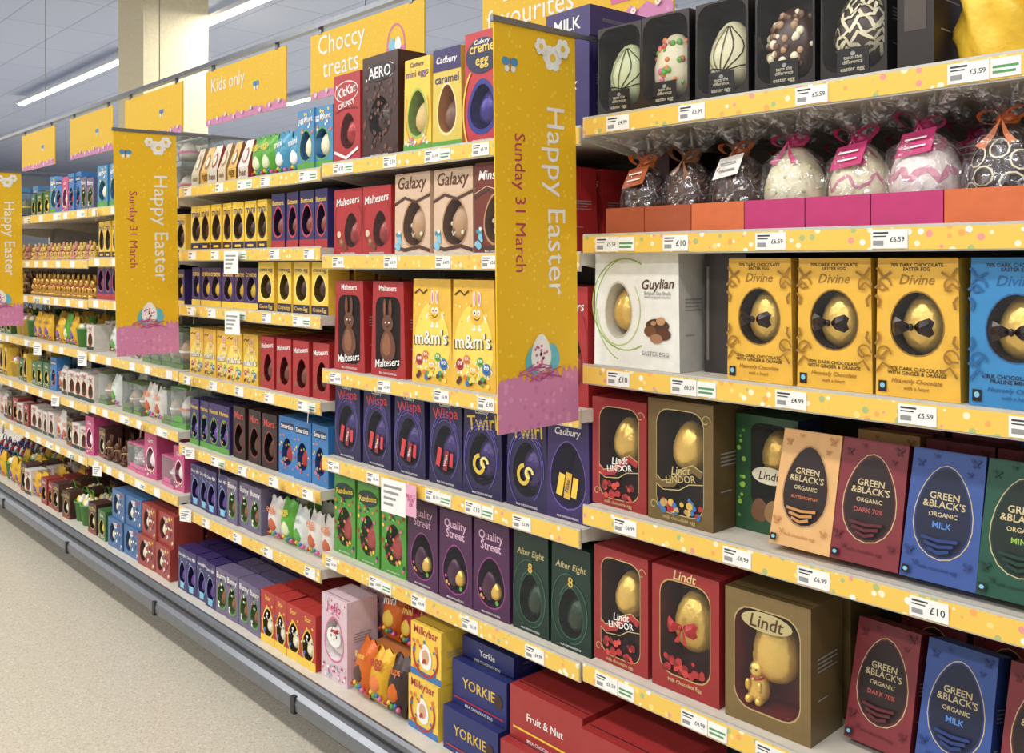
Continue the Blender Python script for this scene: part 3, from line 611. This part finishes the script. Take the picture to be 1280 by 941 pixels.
pm=simple(.23,.22,.12,M((50,34,106)),'Milk',WHITE,None,egg=None,arts=[('t','Dairy Milk',0,.5,.7,WHITE,0,1,.2),('t','Cadbury',0,.88,.4,WHITE,0,1,.2)],tp=0,tz=.2,tw=.3)
put('purple_chocolate_gift_box',pm,-1.69,-1.44,z[0],.06,deep=2,step=.14)
put('purple_chocolate_gift_box',simple(.15,.07,.2,M((50,34,106)),'MILK',WHITE,None,egg=None,tp=0,tz=.5,tw=.6),-1.60,-1.45,z[0]+.221,.07,yaw=-3,jit=0)
# S2
def malt(w,h,bunny=False):
    if bunny:
        BR=M((110,60,34)); BH=M((150,90,54))
        return simple(w,h,.1,M((174,22,28)),'Maltesers',WHITE,(0,.46,.36,.38,'r'),M((60,10,12)),None,None,
          [('g',0,.33,.22,.17,BR),('g',-.03,.34,.12,.12,BH),('e',0,.56,.16,.09,BR),('e',-.08,.72,.05,.10,BR),('e',.08,.72,.05,.10,BR),('e',-.08,.72,.02,.07,BH),('e',-.05,.57,.02,.01,WHITE),('e',.05,.57,.02,.01,WHITE),('e',0,.53,.025,.01,BLACK),('t','Maltesers',0,.15,.72,WHITE,.12,1,.2)],.12,tz=.93,tw=.5)
    return simple(w,h,.1,M((180,24,28)),'Maltesers',WHITE,(.12,.38,.24,.26),M((80,10,12)),M((150,40,34),.3,.2,0,'foil'),None,[('e',-.22,.2,.1,.07,M((140,84,48))),('e',-.22,.21,.05,.03,M((190,130,84))),('e',-.3,.32,.07,.05,M((226,200,160))),('e',-.08,.12,.07,.05,M((120,70,40))),('s',curve(0,.5,.46,150,230,10,.9),.015,DRED),('s',curve(.05,.5,.44,-60,40,10,.9),.015,DRED)],.04,tz=.82,tw=.82,rot=.08,shear=.2)
def gal(w,h,t='Galaxy'):
    b=M((222,188,156)) if t=='Galaxy' else M((120,48,34)); return simple(w,h,.1,b,t,M((100,56,30)) if t=='Galaxy' else WHITE,(.05,.38,.3,.27),M((100,64,40)),{'m':M((190,150,110),.4,0,0,'choc'),'f':dec_dots([CREAM,M((110,70,44))],16,.008,4)},(M((190,140,96)),1.1),
      [('s',[(-.5,.62),(-.2,.7),(.1,.64),(.5,.72)],.05,BROWN),('s',[(-.5,.66),(-.2,.74),(.1,.68),(.5,.76)],.012,M((230,200,160))),('s',[(-.5,.1),(-.2,.06),(.2,.1),(.5,.05)],.06,BROWN),('x',5,8,-.45,-.3,.06,.3,.06,[LBLUE,WHITE,M((60,150,170))])],.03,tz=.86,tw=.8,shear=.2)
ml=malt(.15,.2)
for i in range(2): put('malt_ball_egg_box',ml,-2.485+.158*i,-2.335+.158*i,z[1],.03,deep=3)
ga=gal(.165,.225)
for i in range(2): put('caramel_chocolate_egg_box',ga,-2.17+.178*i,-1.995+.178*i,z[1],.03,deep=3)
put('chocolate_button_egg_box',gal(.155,.23,'Minstrels'),-1.812,-1.65,z[1],.03,deep=3); put('malt_ball_egg_box',ml,-1.64,-1.48,z[1],.03,deep=3)
# S3
mb_=malt(.17,.27,True)
for i in range(2): put('chocolate_bunny_box',mb_,-2.485+.20*i,-2.31+.205*i,z[2],.03,deep=2)
def mm(w,h,seg=20,low=False):
    K=M((90,44,20)); cols=[RED,GRN,BLUE,ORG,M((250,226,60)),BROWN]
    a=[('g',0,.42,.44,.36,M((250,222,70))),('x',11,14,-.42,.42,.5,.97,.025,[M((255,236,130)),ORG])]
    if not low: a+=[('c',.08,.68,.15,M((245,190,20)),1),('s',[(-.42,.86),(-.3,.9),(-.2,.86),(-.1,.9)],.03,BROWN),('c',-.30,.22,.09,RED),('c',.30,.20,.09,BLUE),('c',0,.17,.10,M((250,200,30))),('c',.16,.26,.07,GRN),('c',-.14,.27,.07,ORG)]
    a+=[('t','m&m\'s',0,.44,.84,K,.05),('t','m&m\'s',0,.445,.79,WHITE,.05),('x',6,14,-.36,.36,.05,.12,.05,cols)]
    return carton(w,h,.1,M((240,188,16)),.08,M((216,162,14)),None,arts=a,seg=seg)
mq=mm(.172,.28)
for i in range(2): put('candy_coated_chocolate_egg_box',mq,-2.086+.178*i,-1.908+.178*i,z[2],.03,deep=2)
for i in range(2): put('malt_ball_egg_box',malt(.14,.27),-1.728+.155*i,-1.575+.155*i,z[2],.03,deep=2)
# S4
VI=M((100,88,190))
def wisp(w,h,t='Wispa',tc=None,seg=20):
    tc=tc or M((214,40,50))
    a=[('t','Cadbury',0,.94,.34,WHITE,0,1,.2)]
    for q in range(3): a.append(('s',curve(0,.42,.37+.04*q,-60+50*q,120+60*q,16,.95),.014,VI))
    if t=='Twirl': a+=[('s',curve(-.05,.35,.16,90,420,14,.7,.5),.07,tc),('s',curve(.06,.38,.1,0,300,12,.7,.5),.05,M((250,230,120)))]
    else: a+=[('s',[(-.22,.22),(-.14,.44)],.12,tc),('s',[(.0,.18),(.06,.42)],.12,M((150,30,44))),('s',[(.18,.24),(.2,.40)],.09,tc),('t','Wispa',.03,.30,.22,WHITE,1.3)]
    return simple(w,h,.09,M((36,28,76)),t,tc,(0,.42,.33,.29),M((20,14,44)),M((64,46,110),.3,.4,0,'foil'),None,a,.08,tz=.83,tw=.74,rot=.1,seg=seg)
wi=wisp(.146,.225);tw_=wisp(.148,.225,'Twirl',M((226,190,30)))
for i in range(4): put('chocolate_bar_egg_carton',wi,-2.486+.157*i,-2.332+.157*i,z[3],.03,deep=3,step=.11)
for i in range(2): put('chocolate_bar_egg_carton',tw_,-1.86+.156*i,-1.706+.156*i,z[3],.03,deep=3,step=.11)
yw=simple(.135,.23,.09,M((54,34,98)),'Cadbury',WHITE,(0,.45,.4,.33),M((44,26,90)),None,(M((110,84,180)),1.04),[('s',[(-.2,.24),(-.12,.46)],.14,YEL),('s',[(-.02,.22),(.04,.48)],.14,M((230,180,20))),('s',[(.14,.24),(.2,.44)],.12,YEL),('t','Flake',.0,.35,.22,PURP,1.35)],.06,tz=.87,tw=.6,shear=.2)
put('chocolate_bar_egg_carton',yw,-1.552,-1.42,z[3],.03,deep=3,step=.11)
# S5
rd=simple(.118,.235,.09,M((76,156,46)),'Randoms',YEL,(0,.36,.34,.25),M((30,80,20)),M((170,60,60),.4,0,0,'foil'),None,[('e',0,.82,.44,.1,DGRN),('t','Randoms',0,.82,.76,YEL,.1),('x',9,34,-.42,.42,.05,.72,.055,[RED,PURP,ORG,YEL,PINK,M((120,200,60))])],.06)
qs=simple(.136,.235,.09,M((76,26,76)),'Quality\nStreet',M((226,180,206)),(0,.36,.36,.26),M((50,14,54)),None,(M((150,54,130)),1.06),[('E',-.05,.32,.2,M((70,30,60))),('E',.12,.28,.12,GOLD),('x',9,16,-.28,.28,.14,.3,.05,[GOLD,PINK,BLUE,GRN,ORG])],.05,tz=.8,tw=.66)
ate=simple(.125,.235,.09,M((14,48,38)),'After Eight',M((190,180,120)),(0,.36,.3,.24),M((8,22,18)),M((40,60,40),.3,.3,0,'foil'),(M((50,100,76)),1.05),[('s',curve(.05,.36,.36,-100,150,14,.8),.02,M((50,110,84))),('s',curve(-.05,.4,.42,80,250,14,.8),.015,M((50,110,84))),('t','8',.0,.66,.12,GOLD)],.05,tz=.8,tw=.76,shear=.2)
for i in range(3): put('fruit_sweets_egg_carton',rd,-2.486+.126*i,-2.360+.126*i,z[4],.03,deep=3,step=.11)
for i in range(3): put('assorted_sweets_egg_carton',qs,-2.108+.143*i,-1.965+.143*i,z[4],.03,deep=3,step=.11)
for i in range(2): put('mint_chocolate_egg_carton',ate,-1.675+.131*i,-1.544+.131*i,z[4],.03,deep=3,step=.11)
# deck
z1=DECK
hk=simple(.14,.25,.11,M((226,196,206)),'hello',MAG,(0,.5,.34,.25),M((240,230,230)),PW,(PINK,1.1),[('e',0,.53,.26,.12,WHITE),('e',-.1,.54,.02,.02,BLACK),('e',.1,.54,.02,.02,BLACK),('e',0,.5,.03,.012,YEL),('b',.16,.64,.1,RED),('x',3,36,-.45,.45,.04,.2,.04,[PINK,RED,WHITE,M((170,190,210))]),('x',5,16,-.45,.45,.78,.97,.03,[PINK,RED,M((170,190,210))])],.03,tz=.88,tw=.5)
put('pink_character_egg_box',hk,-2.49,-2.345,z1,-.01,deep=2,step=.14)
def bag(w,h,mat,m2,txt,m3=None):
    mb=MB(); n=8;k=8; vs=[];fs=[]
    for sgn in (-1,1):
        for i in range(n+1):
            for j in range(k+1):
                u=i/n*2-1;v=j/k; th=.03*(1-u**4)*(math.sin(math.pi*min(1,v*1.05))**.6 if 0<v<.95 else 0)+.002
                vs.append((u*w/2*(1-.06*math.sin(v*9)),.036+sgn*th,v*h+.006*math.sin(u*7)*(v>.9)))
    o=(n+1)*(k+1)
    for q in (0,o):
        for i in range(n):
            for j in range(k): a=q+i*(k+1)+j; fs.append((a,a+k+1,a+k+2,a+1))
    mb.add(vs,fs,mat,True)
    mb.egg((0,.010,h*.4),w*.28,.01,h*.18,m3 or m2,12,8); text(mb,txt,0,h*.72,w*.6,m2,.003,.15)
    for q in range(5): mb.egg(((q-2)*w*.17,.014,h*(.14+.04*(q%2))),w*.07,.008,w*.08,[RED,YEL,GRN,BLUE,PINK][q],8,6)
    return mb
FO=M((214,104,26),.3,.2,0,'foil');FY=M((226,172,34),.3,.2,0,'foil');FR=M((170,30,30),.3,.2,0,'foil')
bgs=[bag(.095,.15,FO,YEL,'Reese',BROWN),bag(.09,.145,FY,RED,'egg',ORG),bag(.095,.15,FO,WHITE,'mini',YEL),bag(.09,.15,M((60,40,36),.3,.2,0,'foil'),ORG,'cups',FO),bag(.09,.14,FR,YEL,'mini')]
tb=MB(); tb.box(-.12,.12,0,.22,0,.13,M((200,120,50))); obj('cardboard_display_tray',tb,T(-2.205,.06,z1+.0005))
for i in range(3):
    put('foil_sweets_bag',bgs[[0,1,3][i]],-2.335+.088*i,-2.247+.088*i,z1,-.03,yaw=random.uniform(-10,10),lean=12,d=.07)
    put('foil_sweets_bag',bgs[[2,4,0][i]],-2.325+.083*i,-2.242+.083*i,z1+.131,.07,yaw=random.uniform(-14,14),lean=14,d=.07)
    put('foil_sweets_bag',bgs[[1,0,2][i]],-2.32+.083*i,-2.237+.083*i,z1+.131,.16,yaw=random.uniform(-14,14),lean=4,d=.07)
mb2=simple(.13,.14,.1,YEL,'Milkybar',RED,None,egg=None,arts=[('r',-.5,.5,0,.12,BLUE),('g',0,.42,.2,.24,WHITE),('e',0,.42,.12,.14,M((220,170,130))),('s',curve(0,.42,.4,150,390,16,.9),.05,RED),('x',4,16,-.46,.46,.15,.7,.05,[RED,ORG,BLUE])],tp=0,tz=.86,tw=.8)
for k in range(2): put('white_chocolate_egg_box',mb2,-2.060,-1.925,z1+.1411*k,-.0+.01*k,deep=2,jit=.5)
yk=simple(.21,.11,.2,M((28,40,110)),'YORKIE',M((226,186,50)),None,egg=None,arts=[('s',[(-.45,.14),(.45,.14)],.02,RED),('e',.36,.5,.07,.16,CHOC)],tp=0,tz=.55,tw=.6)
for k in range(2): put('chunky_bar_multipack_box',yk,-1.905,-1.69,z1+.1111*k,.0+.03*k,jit=.4)
tr5=simple(.2,.05,.16,M((28,40,110)),'Yorkie',WHITE,None,egg=None,tp=0,tz=.5,tw=.3)
put('chocolate_multipack_box',tr5,-1.90,-1.70,z1+.2232,.06,jit=.4)
ry=simple(.24,.12,.2,M((170,34,34)),'Fruit & Nut',WHITE,None,egg=None,tp=0,tz=.5,tw=.5,arts=[('s',[(-.45,.2),(.45,.2)],.02,YEL)])
for k in range(2):
    put('chocolate_multipack_box',ry,-1.66,-1.42,z1+.1211*k,-.02+.03*k,jit=.4);put('chocolate_multipack_box',ry,-1.40,-1.155,z1+.1211*k,-.02,jit=.4)
put('chocolate_multipack_box',yk,-1.14,-.9,z1,-.02,jit=.4)
cb=wisp(.15,.225)
row('egg_cartons_on_base_deck',DECK,[(-.85,-.38,cb,3,3,.12),(-.28,.7,qs,7,3,.11)],.0)

# ================================================================ small item builders
def gable(w,h,body,side,txt):
    mb=MB(); a=w/2;d=.07; hh=h*.35
    v=[(-a,0,0),(a,0,0),(a,d,0),(-a,d,0),(-a,0,hh),(a,0,hh),(a,d,hh),(-a,d,hh),(-a*.7,d/2-.002,h),(a*.7,d/2-.002,h),(a*.7,d/2+.002,h),(-a*.7,d/2+.002,h)]
    mb.add(v,[(0,1,5,4),(2,3,7,6)],body); mb.add(v,[(1,2,6,5),(3,0,4,7),(3,2,1,0)],side); mb.add(v,[(4,5,9,8),(6,7,11,10),(8,9,10,11)],body); mb.add(v,[(5,6,10,9),(7,4,8,11)],side)
    text(mb,txt,0,hh*.6,w*.7,M((120,60,30)),-.001)
    def on(u,t): return (u*a*(1-.3*t),(d/2-.002)*t-.0015,hh+(h-hh)*t)
    pts=eggpts(0,.42,.5,.3,14); mb.add([on(p[0],p[1]) for p in pts],[tuple(range(14))],side)
    pts=eggpts(0,.42,.34,.2,14); mb.add([tuple(Vector(on(p[0],p[1]))+Vector((0,-.0008,0))) for p in pts],[tuple(range(14))],CREAM)
    return mb
def clearbox(w,h,d,item,base,rib=None):
    mb=MB(); mb.box(-w/2,w/2,0,d,0,h*.12,base); mb.box(-w/2,w/2,0,d,h*.12,h,PLAST); mb.box(-w/2,w/2,0,d,h,h+.003,base)
    mb.egg((0,d/2,h*.46),w*.33,d*.33,h*.32,item,12,8); mb.poly(rectpts(-w*.3,w*.3,h*.15,h*.3),-.001,base)
    mb.lathe([(w*.34,h*.43),(w*.345,h*.46),(w*.34,h*.49)],rib or base,(0,d/2),12); return mb
def bucket(w,h,mat,eggs):
    mb=MB(); r=w/2; mb.lathe([(.001,.001),(r*.72,.001),(r*.9,h*.55),(r*.96,h*.55),(r*.96,h*.6),(r*.86,h*.6),(r*.8,h*.5)],mat,(0,r),18)
    for i in range(6):
        a=i*1.05; mb.egg((r*.45*math.cos(a),r+r*.45*math.sin(a),h*.62),r*.3,r*.3,r*.38,eggs[i%len(eggs)],8,6)
    n=12; vs=[]
    for i in range(n+1):
        a=math.pi*i/n; x=r*.93*math.cos(a);zz=h*.55+h*.45*math.sin(a); vs+=[(x,r-.003,zz),(x,r+.003,zz)]
    mb.add(vs,[(2*i,2*i+1,2*i+3,2*i+2) for i in range(n)],mat); return mb
L=12
yc=simple(.08,.17,.07,YEL,'mini',PURP,(0,.5,.36,.26),M((80,60,30)),CHOC,(PURP,1.12),[('r',-.5,.5,0,.17,DPURP),('r',-.25,.25,.06,.11,YEL)],.06,seg=L)
pc=simple(.085,.185,.07,M((50,44,108)),'Buttons',YEL,(0,.48,.34,.26),M((30,20,60)),M((130,60,50)),(M((200,50,60)),1.15),[('r',-.5,.5,0,.15,RED)],.05,seg=L)
yp=simple(.09,.145,.07,PURP,'creme',YEL,(0,.5,.34,.3),M((30,20,60)),M((220,180,40),.4,.2,0,'foil'),(M((110,74,150)),1.12),[('r',-.5,.5,0,.15,YEL)],.05,seg=L)
yy=simple(.10,.165,.08,YEL,'creme egg',PURP,(0,.5,.34,.26),M((90,70,20)),CHOC,(M((250,230,120)),1.15),[('r',-.5,.5,0,.17,DPURP),('t','Creme Egg',0,.08,.8,YEL)],.06,seg=L)
mms=mm(.115,.175,12,False)
mls=simple(.105,.175,.08,M((176,22,26)),'Maltesers',WHITE,(0.05,.4,.3,.27),M((80,10,10)),M((110,60,40)),None,[('e',-.3,.2,.08,.06,M((150,90,50)))],.05,seg=L,rot=.1,tw=.85)
gp=simple(.085,.175,.07,PURP,'Heroes',YEL,(0,.42,.34,.26),DPURP,M((120,80,180),.3,.3,0,'foil'),(GRN,1.15),[('r',-.5,.5,0,.12,GRN),('x',2,8,-.4,.4,.14,.7,.06,[PINK,ORG,GRN])],.05,seg=L)
ms=simple(.10,.185,.07,M((50,24,20)),'MARS',RED,(0,.4,.34,.27),BLACK,M((90,50,30)),(M((140,30,24)),1.12),[('e',0,.83,.44,.1,BLACK),('t','Mars',0,.83,.7,M((216,50,40)))],.05,seg=L)
sm=simple(.105,.19,.08,M((28,120,190)),'Smarties',WHITE,(0,.4,.3,.24),M((16,70,130)),M((180,60,60),.3,.3,0,'foil'),None,[('x',5,24,-.42,.42,.05,.7,.05,[RED,ORG,YEL,PINK,GRN]),('r',-.4,.4,.78,.9,NAVY),('t','Smarties',0,.84,.7,WHITE)],.04,seg=L)
dm=simple(.08,.16,.07,M((54,38,102)),'Dairy Milk',WHITE,(0,.4,.34,.27),DPURP,M((100,70,150),.3,.3,0,'foil'),(M((120,150,200)),1.12),[('r',-.2,.2,.05,.2,LBLUE),('x',6,8,-.42,.42,.7,.95,.04,[WHITE,LBLUE])],.05,seg=L)
tr_=simple(.085,.16,.07,M((110,98,132)),'Bunny',WHITE,(0,.42,.34,.28),M((80,110,60)),M((150,90,60)),(GRN,1.12),[('x',3,18,-.42,.42,.05,.9,.06,[GRN,PURP,PINK,WHITE,DPURP])],.05,seg=L)
ryb=simple(.09,.17,.08,M((190,40,30)),'Star',YEL,(0,.4,.34,.27),M((60,40,20)),CREAM,(YEL,1.15),[('r',-.5,.5,0,.15,YEL),('x',3,16,-.42,.42,.12,.75,.06,[YEL,BLUE,WHITE])],.04,tz=.88,tw=.4,seg=L)
blb=simple(.12,.2,.09,M((60,140,194)),'Egg Hunt',WHITE,(0,.42,.34,.24),M((30,90,140)),CREAM,(GRN,1.12),[('r',-.5,.5,0,.15,GRN),('x',3,20,-.42,.42,.6,.95,.05,[YEL,ORG,WHITE])],.02,seg=L)
pkb=simple(.11,.19,.08,M((206,60,124)),'Girls',WHITE,(0,.42,.34,.26),M((130,30,80)),PW,(WHITE,1.1),[('x',3,14,-.42,.42,.05,.2,.05,[YEL,WHITE,LILAC])],.02,tw=.4,seg=L)
wbx=simple(.10,.13,.08,M((222,214,206)),'eggs',RED,(0,.42,.3,.26),M((120,100,80)),CHOC,(ORG,1.15),[('r',-.5,.5,0,.14,DGRN),('x',6,10,-.42,.42,.7,.95,.05,[PINK,ORG,GRN])],.02,tw=.4,seg=L)
dbx=simple(.10,.14,.08,M((74,40,34)),'truffles',GOLD,(0,.42,.32,.26),BLACK,CREAM,(GOLD,1.12),[('r',-.5,.5,0,.12,M((150,60,40)))],.02,seg=L)
gbx=simple(.10,.13,.08,M((60,110,52)),'farm',WHITE,(0,.42,.32,.26),M((30,50,30)),YEL,(YEL,1.12),[('x',6,14,-.42,.42,.05,.2,.05,[PINK,ORG,WHITE])],.02,tw=.4,seg=L)
rbx=simple(.10,.13,.08,M((150,34,34)),'Bunny',WHITE,(0,.42,.32,.26),BLACK,GOLD,(GOLD,1.12),[],.02,tw=.5,seg=L)
g1=gable(.07,.15,M((216,200,164)),M((186,140,84)),'chick');g2=gable(.07,.15,M((220,176,60)),M((150,84,48)),'egg');g3=gable(.07,.15,M((214,206,190)),M((170,50,50)),'hen')
gb1=bag(.09,.15,M((90,165,50),.35,.1,0,'foil'),YEL,'eggs',M((220,230,180)));gb2=bag(.09,.15,M((70,150,184),.35,.1,0,'foil'),WHITE,'mini')
wb1=bag(.085,.14,M((226,220,212),.35,.1,0,'foil'),ORG,'egg',M((200,90,40)));wb2=bag(.085,.14,M((220,224,220),.35,.1,0,'foil'),GRN,'bunny',GRN)
yb1=bag(.085,.14,M((230,180,40),.35,.1,0,'foil'),PURP,'mini',M((120,80,160)))
bg=bunny(.105,M((206,160,78),.3,.5,0,'foil'));bp=bunny(.085,M((220,150,120)),PURP);bq=bunny(.08,M((226,190,80)),RED);bb=bunny(.11,M((96,58,40),.4,0,0,'choc'),M((200,160,80)))
cl1=clearbox(.12,.13,.11,M((200,196,180)),M((150,160,160)),PINK);cl2=clearbox(.11,.14,.1,M((190,150,110)),M((110,140,84)),WHITE);cl3=clearbox(.12,.15,.1,M((224,216,206)),GRN,ORG);cl4=clearbox(.13,.12,.11,M((224,190,196)),PINK,WHITE);cl5=clearbox(.11,.16,.1,M((90,110,60)),M((60,70,50)),YEL)
bk1=bucket(.11,.16,M((76,150,50)),[CREAM,YEL,WHITE]);bk2=bucket(.11,.16,M((226,186,40)),[PINK,WHITE]);bk3=bucket(.11,.15,M((30,80,160)),[WHITE,RED]);bk4=bucket(.12,.15,M((90,60,44)),[CREAM,M((150,100,60))])
RN='row_of_easter_egg_cartons'
z=LEV[2]
row('row_of_novelty_chocolate_packs',z[0],[(-3.52,-3.06,[g1,g2,g3],6,4,.085),(-3.05,-2.89,gb1,2,3,.09),(-2.88,-2.71,gb2,2,3,.09),(-2.70,-2.51,blb,2,3,.1)])
row(RN,z[1],[(-3.53,-2.90,yc,7,4,.085),(-2.89,-2.51,pc,4,4,.085)])
row(RN,z[2],[(-3.53,-2.98,yp,6,4,.085),(-2.97,-2.51,yy,4,4,.095)])
row(RN,z[3],[(-3.53,-2.98,mms,5,3,.11),(-2.97,-2.51,mls,4,4,.095)])
row(RN,z[4],[(-3.53,-3.19,gp,4,4,.085),(-3.18,-2.84,ms,3,4,.085),(-2.83,-2.51,sm,3,4,.095)])
row(RN,z[5],[(-3.53,-3.22,dm,4,4,.085),(-3.21,-2.95,tr_,3,4,.085)])
row('row_of_foil_wrapped_egg_bags',z[5],[(-2.93,-2.51,[wb1,gb1,wb2,wb1],5,4,.09)])
row(RN,DECK,[(-3.53,-3.2,dm,4,5,.085),(-3.19,-2.86,tr_,4,5,.085),(-2.85,-2.51,ryb,4,5,.09)],-.02)
z=LEV[3]
row('row_of_clear_gift_boxes',z[0],[(-4.0,-3.6,cl1,3,2,.13),(-4.57,-4.3,blb,2,3,.1),(-4.28,-4.03,[pkb,gp],2,3,.1)])
row('row_of_clear_gift_boxes',z[0]+.1345,[(-3.98,-3.62,cl1,3,2,.13)],.03)
row(RN,z[1],[(-4.56,-4.2,yc,4,4,.085),(-4.18,-3.58,[yc,pc],7,4,.085)]); row(RN,z[2],[(-4.56,-3.95,pc,7,4,.085),(-3.94,-3.58,yp,4,4,.085)])
row('row_of_clear_gift_boxes',z[3],[(-4.56,-3.6,[cl3,wbx,cl2,wb2,gb1,yb1],9,3,.12)],mix=True)
row('row_of_clear_gift_boxes',z[4],[(-4.56,-3.6,[cl2,wb2,cl5,cl3,gbx,wb1],9,3,.12)],mix=True)
row('row_of_clear_gift_boxes',z[5],[(-4.56,-4.2,[dbx,bb,wbx],4,4,.09),(-4.18,-3.6,[cl4,pkb,wb1,cl4],6,3,.12)],mix=True)
bxs=simple(.16,.125,.12,M((60,110,164)),'egg',WHITE,(-.2,.5,.18,.34),M((30,60,100)),CREAM,arts=[('x',3,24,-.0,.42,.1,.9,.04,[RED,WHITE,NAVY])],tp=0,tz=.8,tw=.25,seg=L)
bxr=simple(.16,.125,.12,M((164,56,46)),'mug',WHITE,(-.2,.5,.18,.34),M((80,30,30)),CREAM,arts=[('x',3,24,-.0,.42,.1,.9,.04,[YEL,WHITE,NAVY])],tp=0,tz=.8,tw=.25,seg=L)
row('row_of_gift_mug_boxes',DECK,[(-4.56,-4.3,[dbx,gbx],2,4,.12),(-4.28,-3.94,bxs,2,3,.14),(-3.92,-3.6,bxr,2,3,.14)],-.02)
row('row_of_gift_mug_boxes',DECK+.126,[(-4.26,-3.94,bxs,2,3,.14),(-3.92,-3.6,bxr,2,3,.14)],-.01)
z=LEV[4]
row(RN,z[0],[(-5.63,-5.3,[gb1,bk1,gbx],3,3,.11),(-5.28,-4.62,[blb,pkb,blb,sm,tr_],7,3,.1)],mix=True)
row('row_of_foil_bunny_figures',z[1],[(-5.63,-4.62,[bq,bp,bq],15,4,.07)]);row('row_of_foil_bunny_figures',z[2],[(-5.63,-4.62,bg,13,4,.075)])
row('row_of_easter_buckets',z[3],[(-5.63,-4.62,[bk1,gbx,gb1,wbx,yb1],10,3,.12)],mix=True);row('row_of_easter_buckets',z[4],[(-5.63,-5.3,[gbx,bk2],3,3,.12),(-5.28,-4.62,[sm,wbx,bk3,rbx,wb1],7,3,.11)],mix=True)
row('row_of_chocolate_gift_packs',z[5],[(-5.63,-4.62,[wbx,bb,dbx,wb1,pkb,gbx],10,4,.1)],mix=True);row('row_of_easter_buckets',DECK,[(-5.63,-4.62,[dbx,yb1,bk1,ms,gbx,wbx,rbx],11,4,.11)],-.02,mix=True)
z=LEV[5]
row('row_of_clear_gift_boxes',z[0],[(-6.7,-5.68,[cl5,cl2,bk1,blb],8,3,.12)],mix=True)
row('row_of_foil_bunny_figures',z[1],[(-6.7,-5.68,[bp,bq],13,4,.075)]);row('row_of_foil_bunny_figures',z[2],[(-6.7,-5.68,[bg,bb],12,4,.08)])
row('row_of_easter_buckets',z[3],[(-6.7,-5.68,[bk2,bk1,gbx,yb1],9,3,.12)],mix=True);row('row_of_easter_buckets',z[4],[(-6.7,-5.68,[yb1,yc,gbx,bk2],10,3,.12)],mix=True)
row('row_of_chocolate_gift_packs',z[5],[(-6.7,-5.68,[rbx,dbx,wb1,wbx],10,4,.1)],mix=True);row('row_of_easter_buckets',DECK,[(-6.7,-5.68,[bk1,gbx,bk3,yb1],9,4,.12)],-.02,mix=True)
z=LEV[6]
row(RN,z[0],[(-.28,.7,eb[:3],7,2,.12)]);row(RN,z[1],[(-.28,.7,ga,5,3,.12)]);row(RN,z[2],[(-.28,.7,dvb,6,2,.12)])
row(RN,z[3],[(-.28,.7,GBs,7,3,.1)]);row(RN,z[4],[(-.28,.7,wi,6,3,.12)])

# ---------------------------------------------------------------- world, camera
w=bpy.data.worlds.new('World'); sc.world=w; w.use_nodes=True
bgd=w.node_tree.nodes['Background']; bgd.inputs[0].default_value=(1,.98,.95,1); bgd.inputs[1].default_value=.66
cd=bpy.data.cameras.new('Camera'); cam=bpy.data.objects.new('Camera',cd); sc.collection.objects.link(cam)
cam.location=(0,-1.5,1.45); cam.rotation_euler=(math.pi/2,0,math.radians(47.56)); cd.sensor_width=36; cd.lens=1170/1280*36; cd.shift_y=-142.5/1280; cd.clip_start=.05
sc.camera=cam
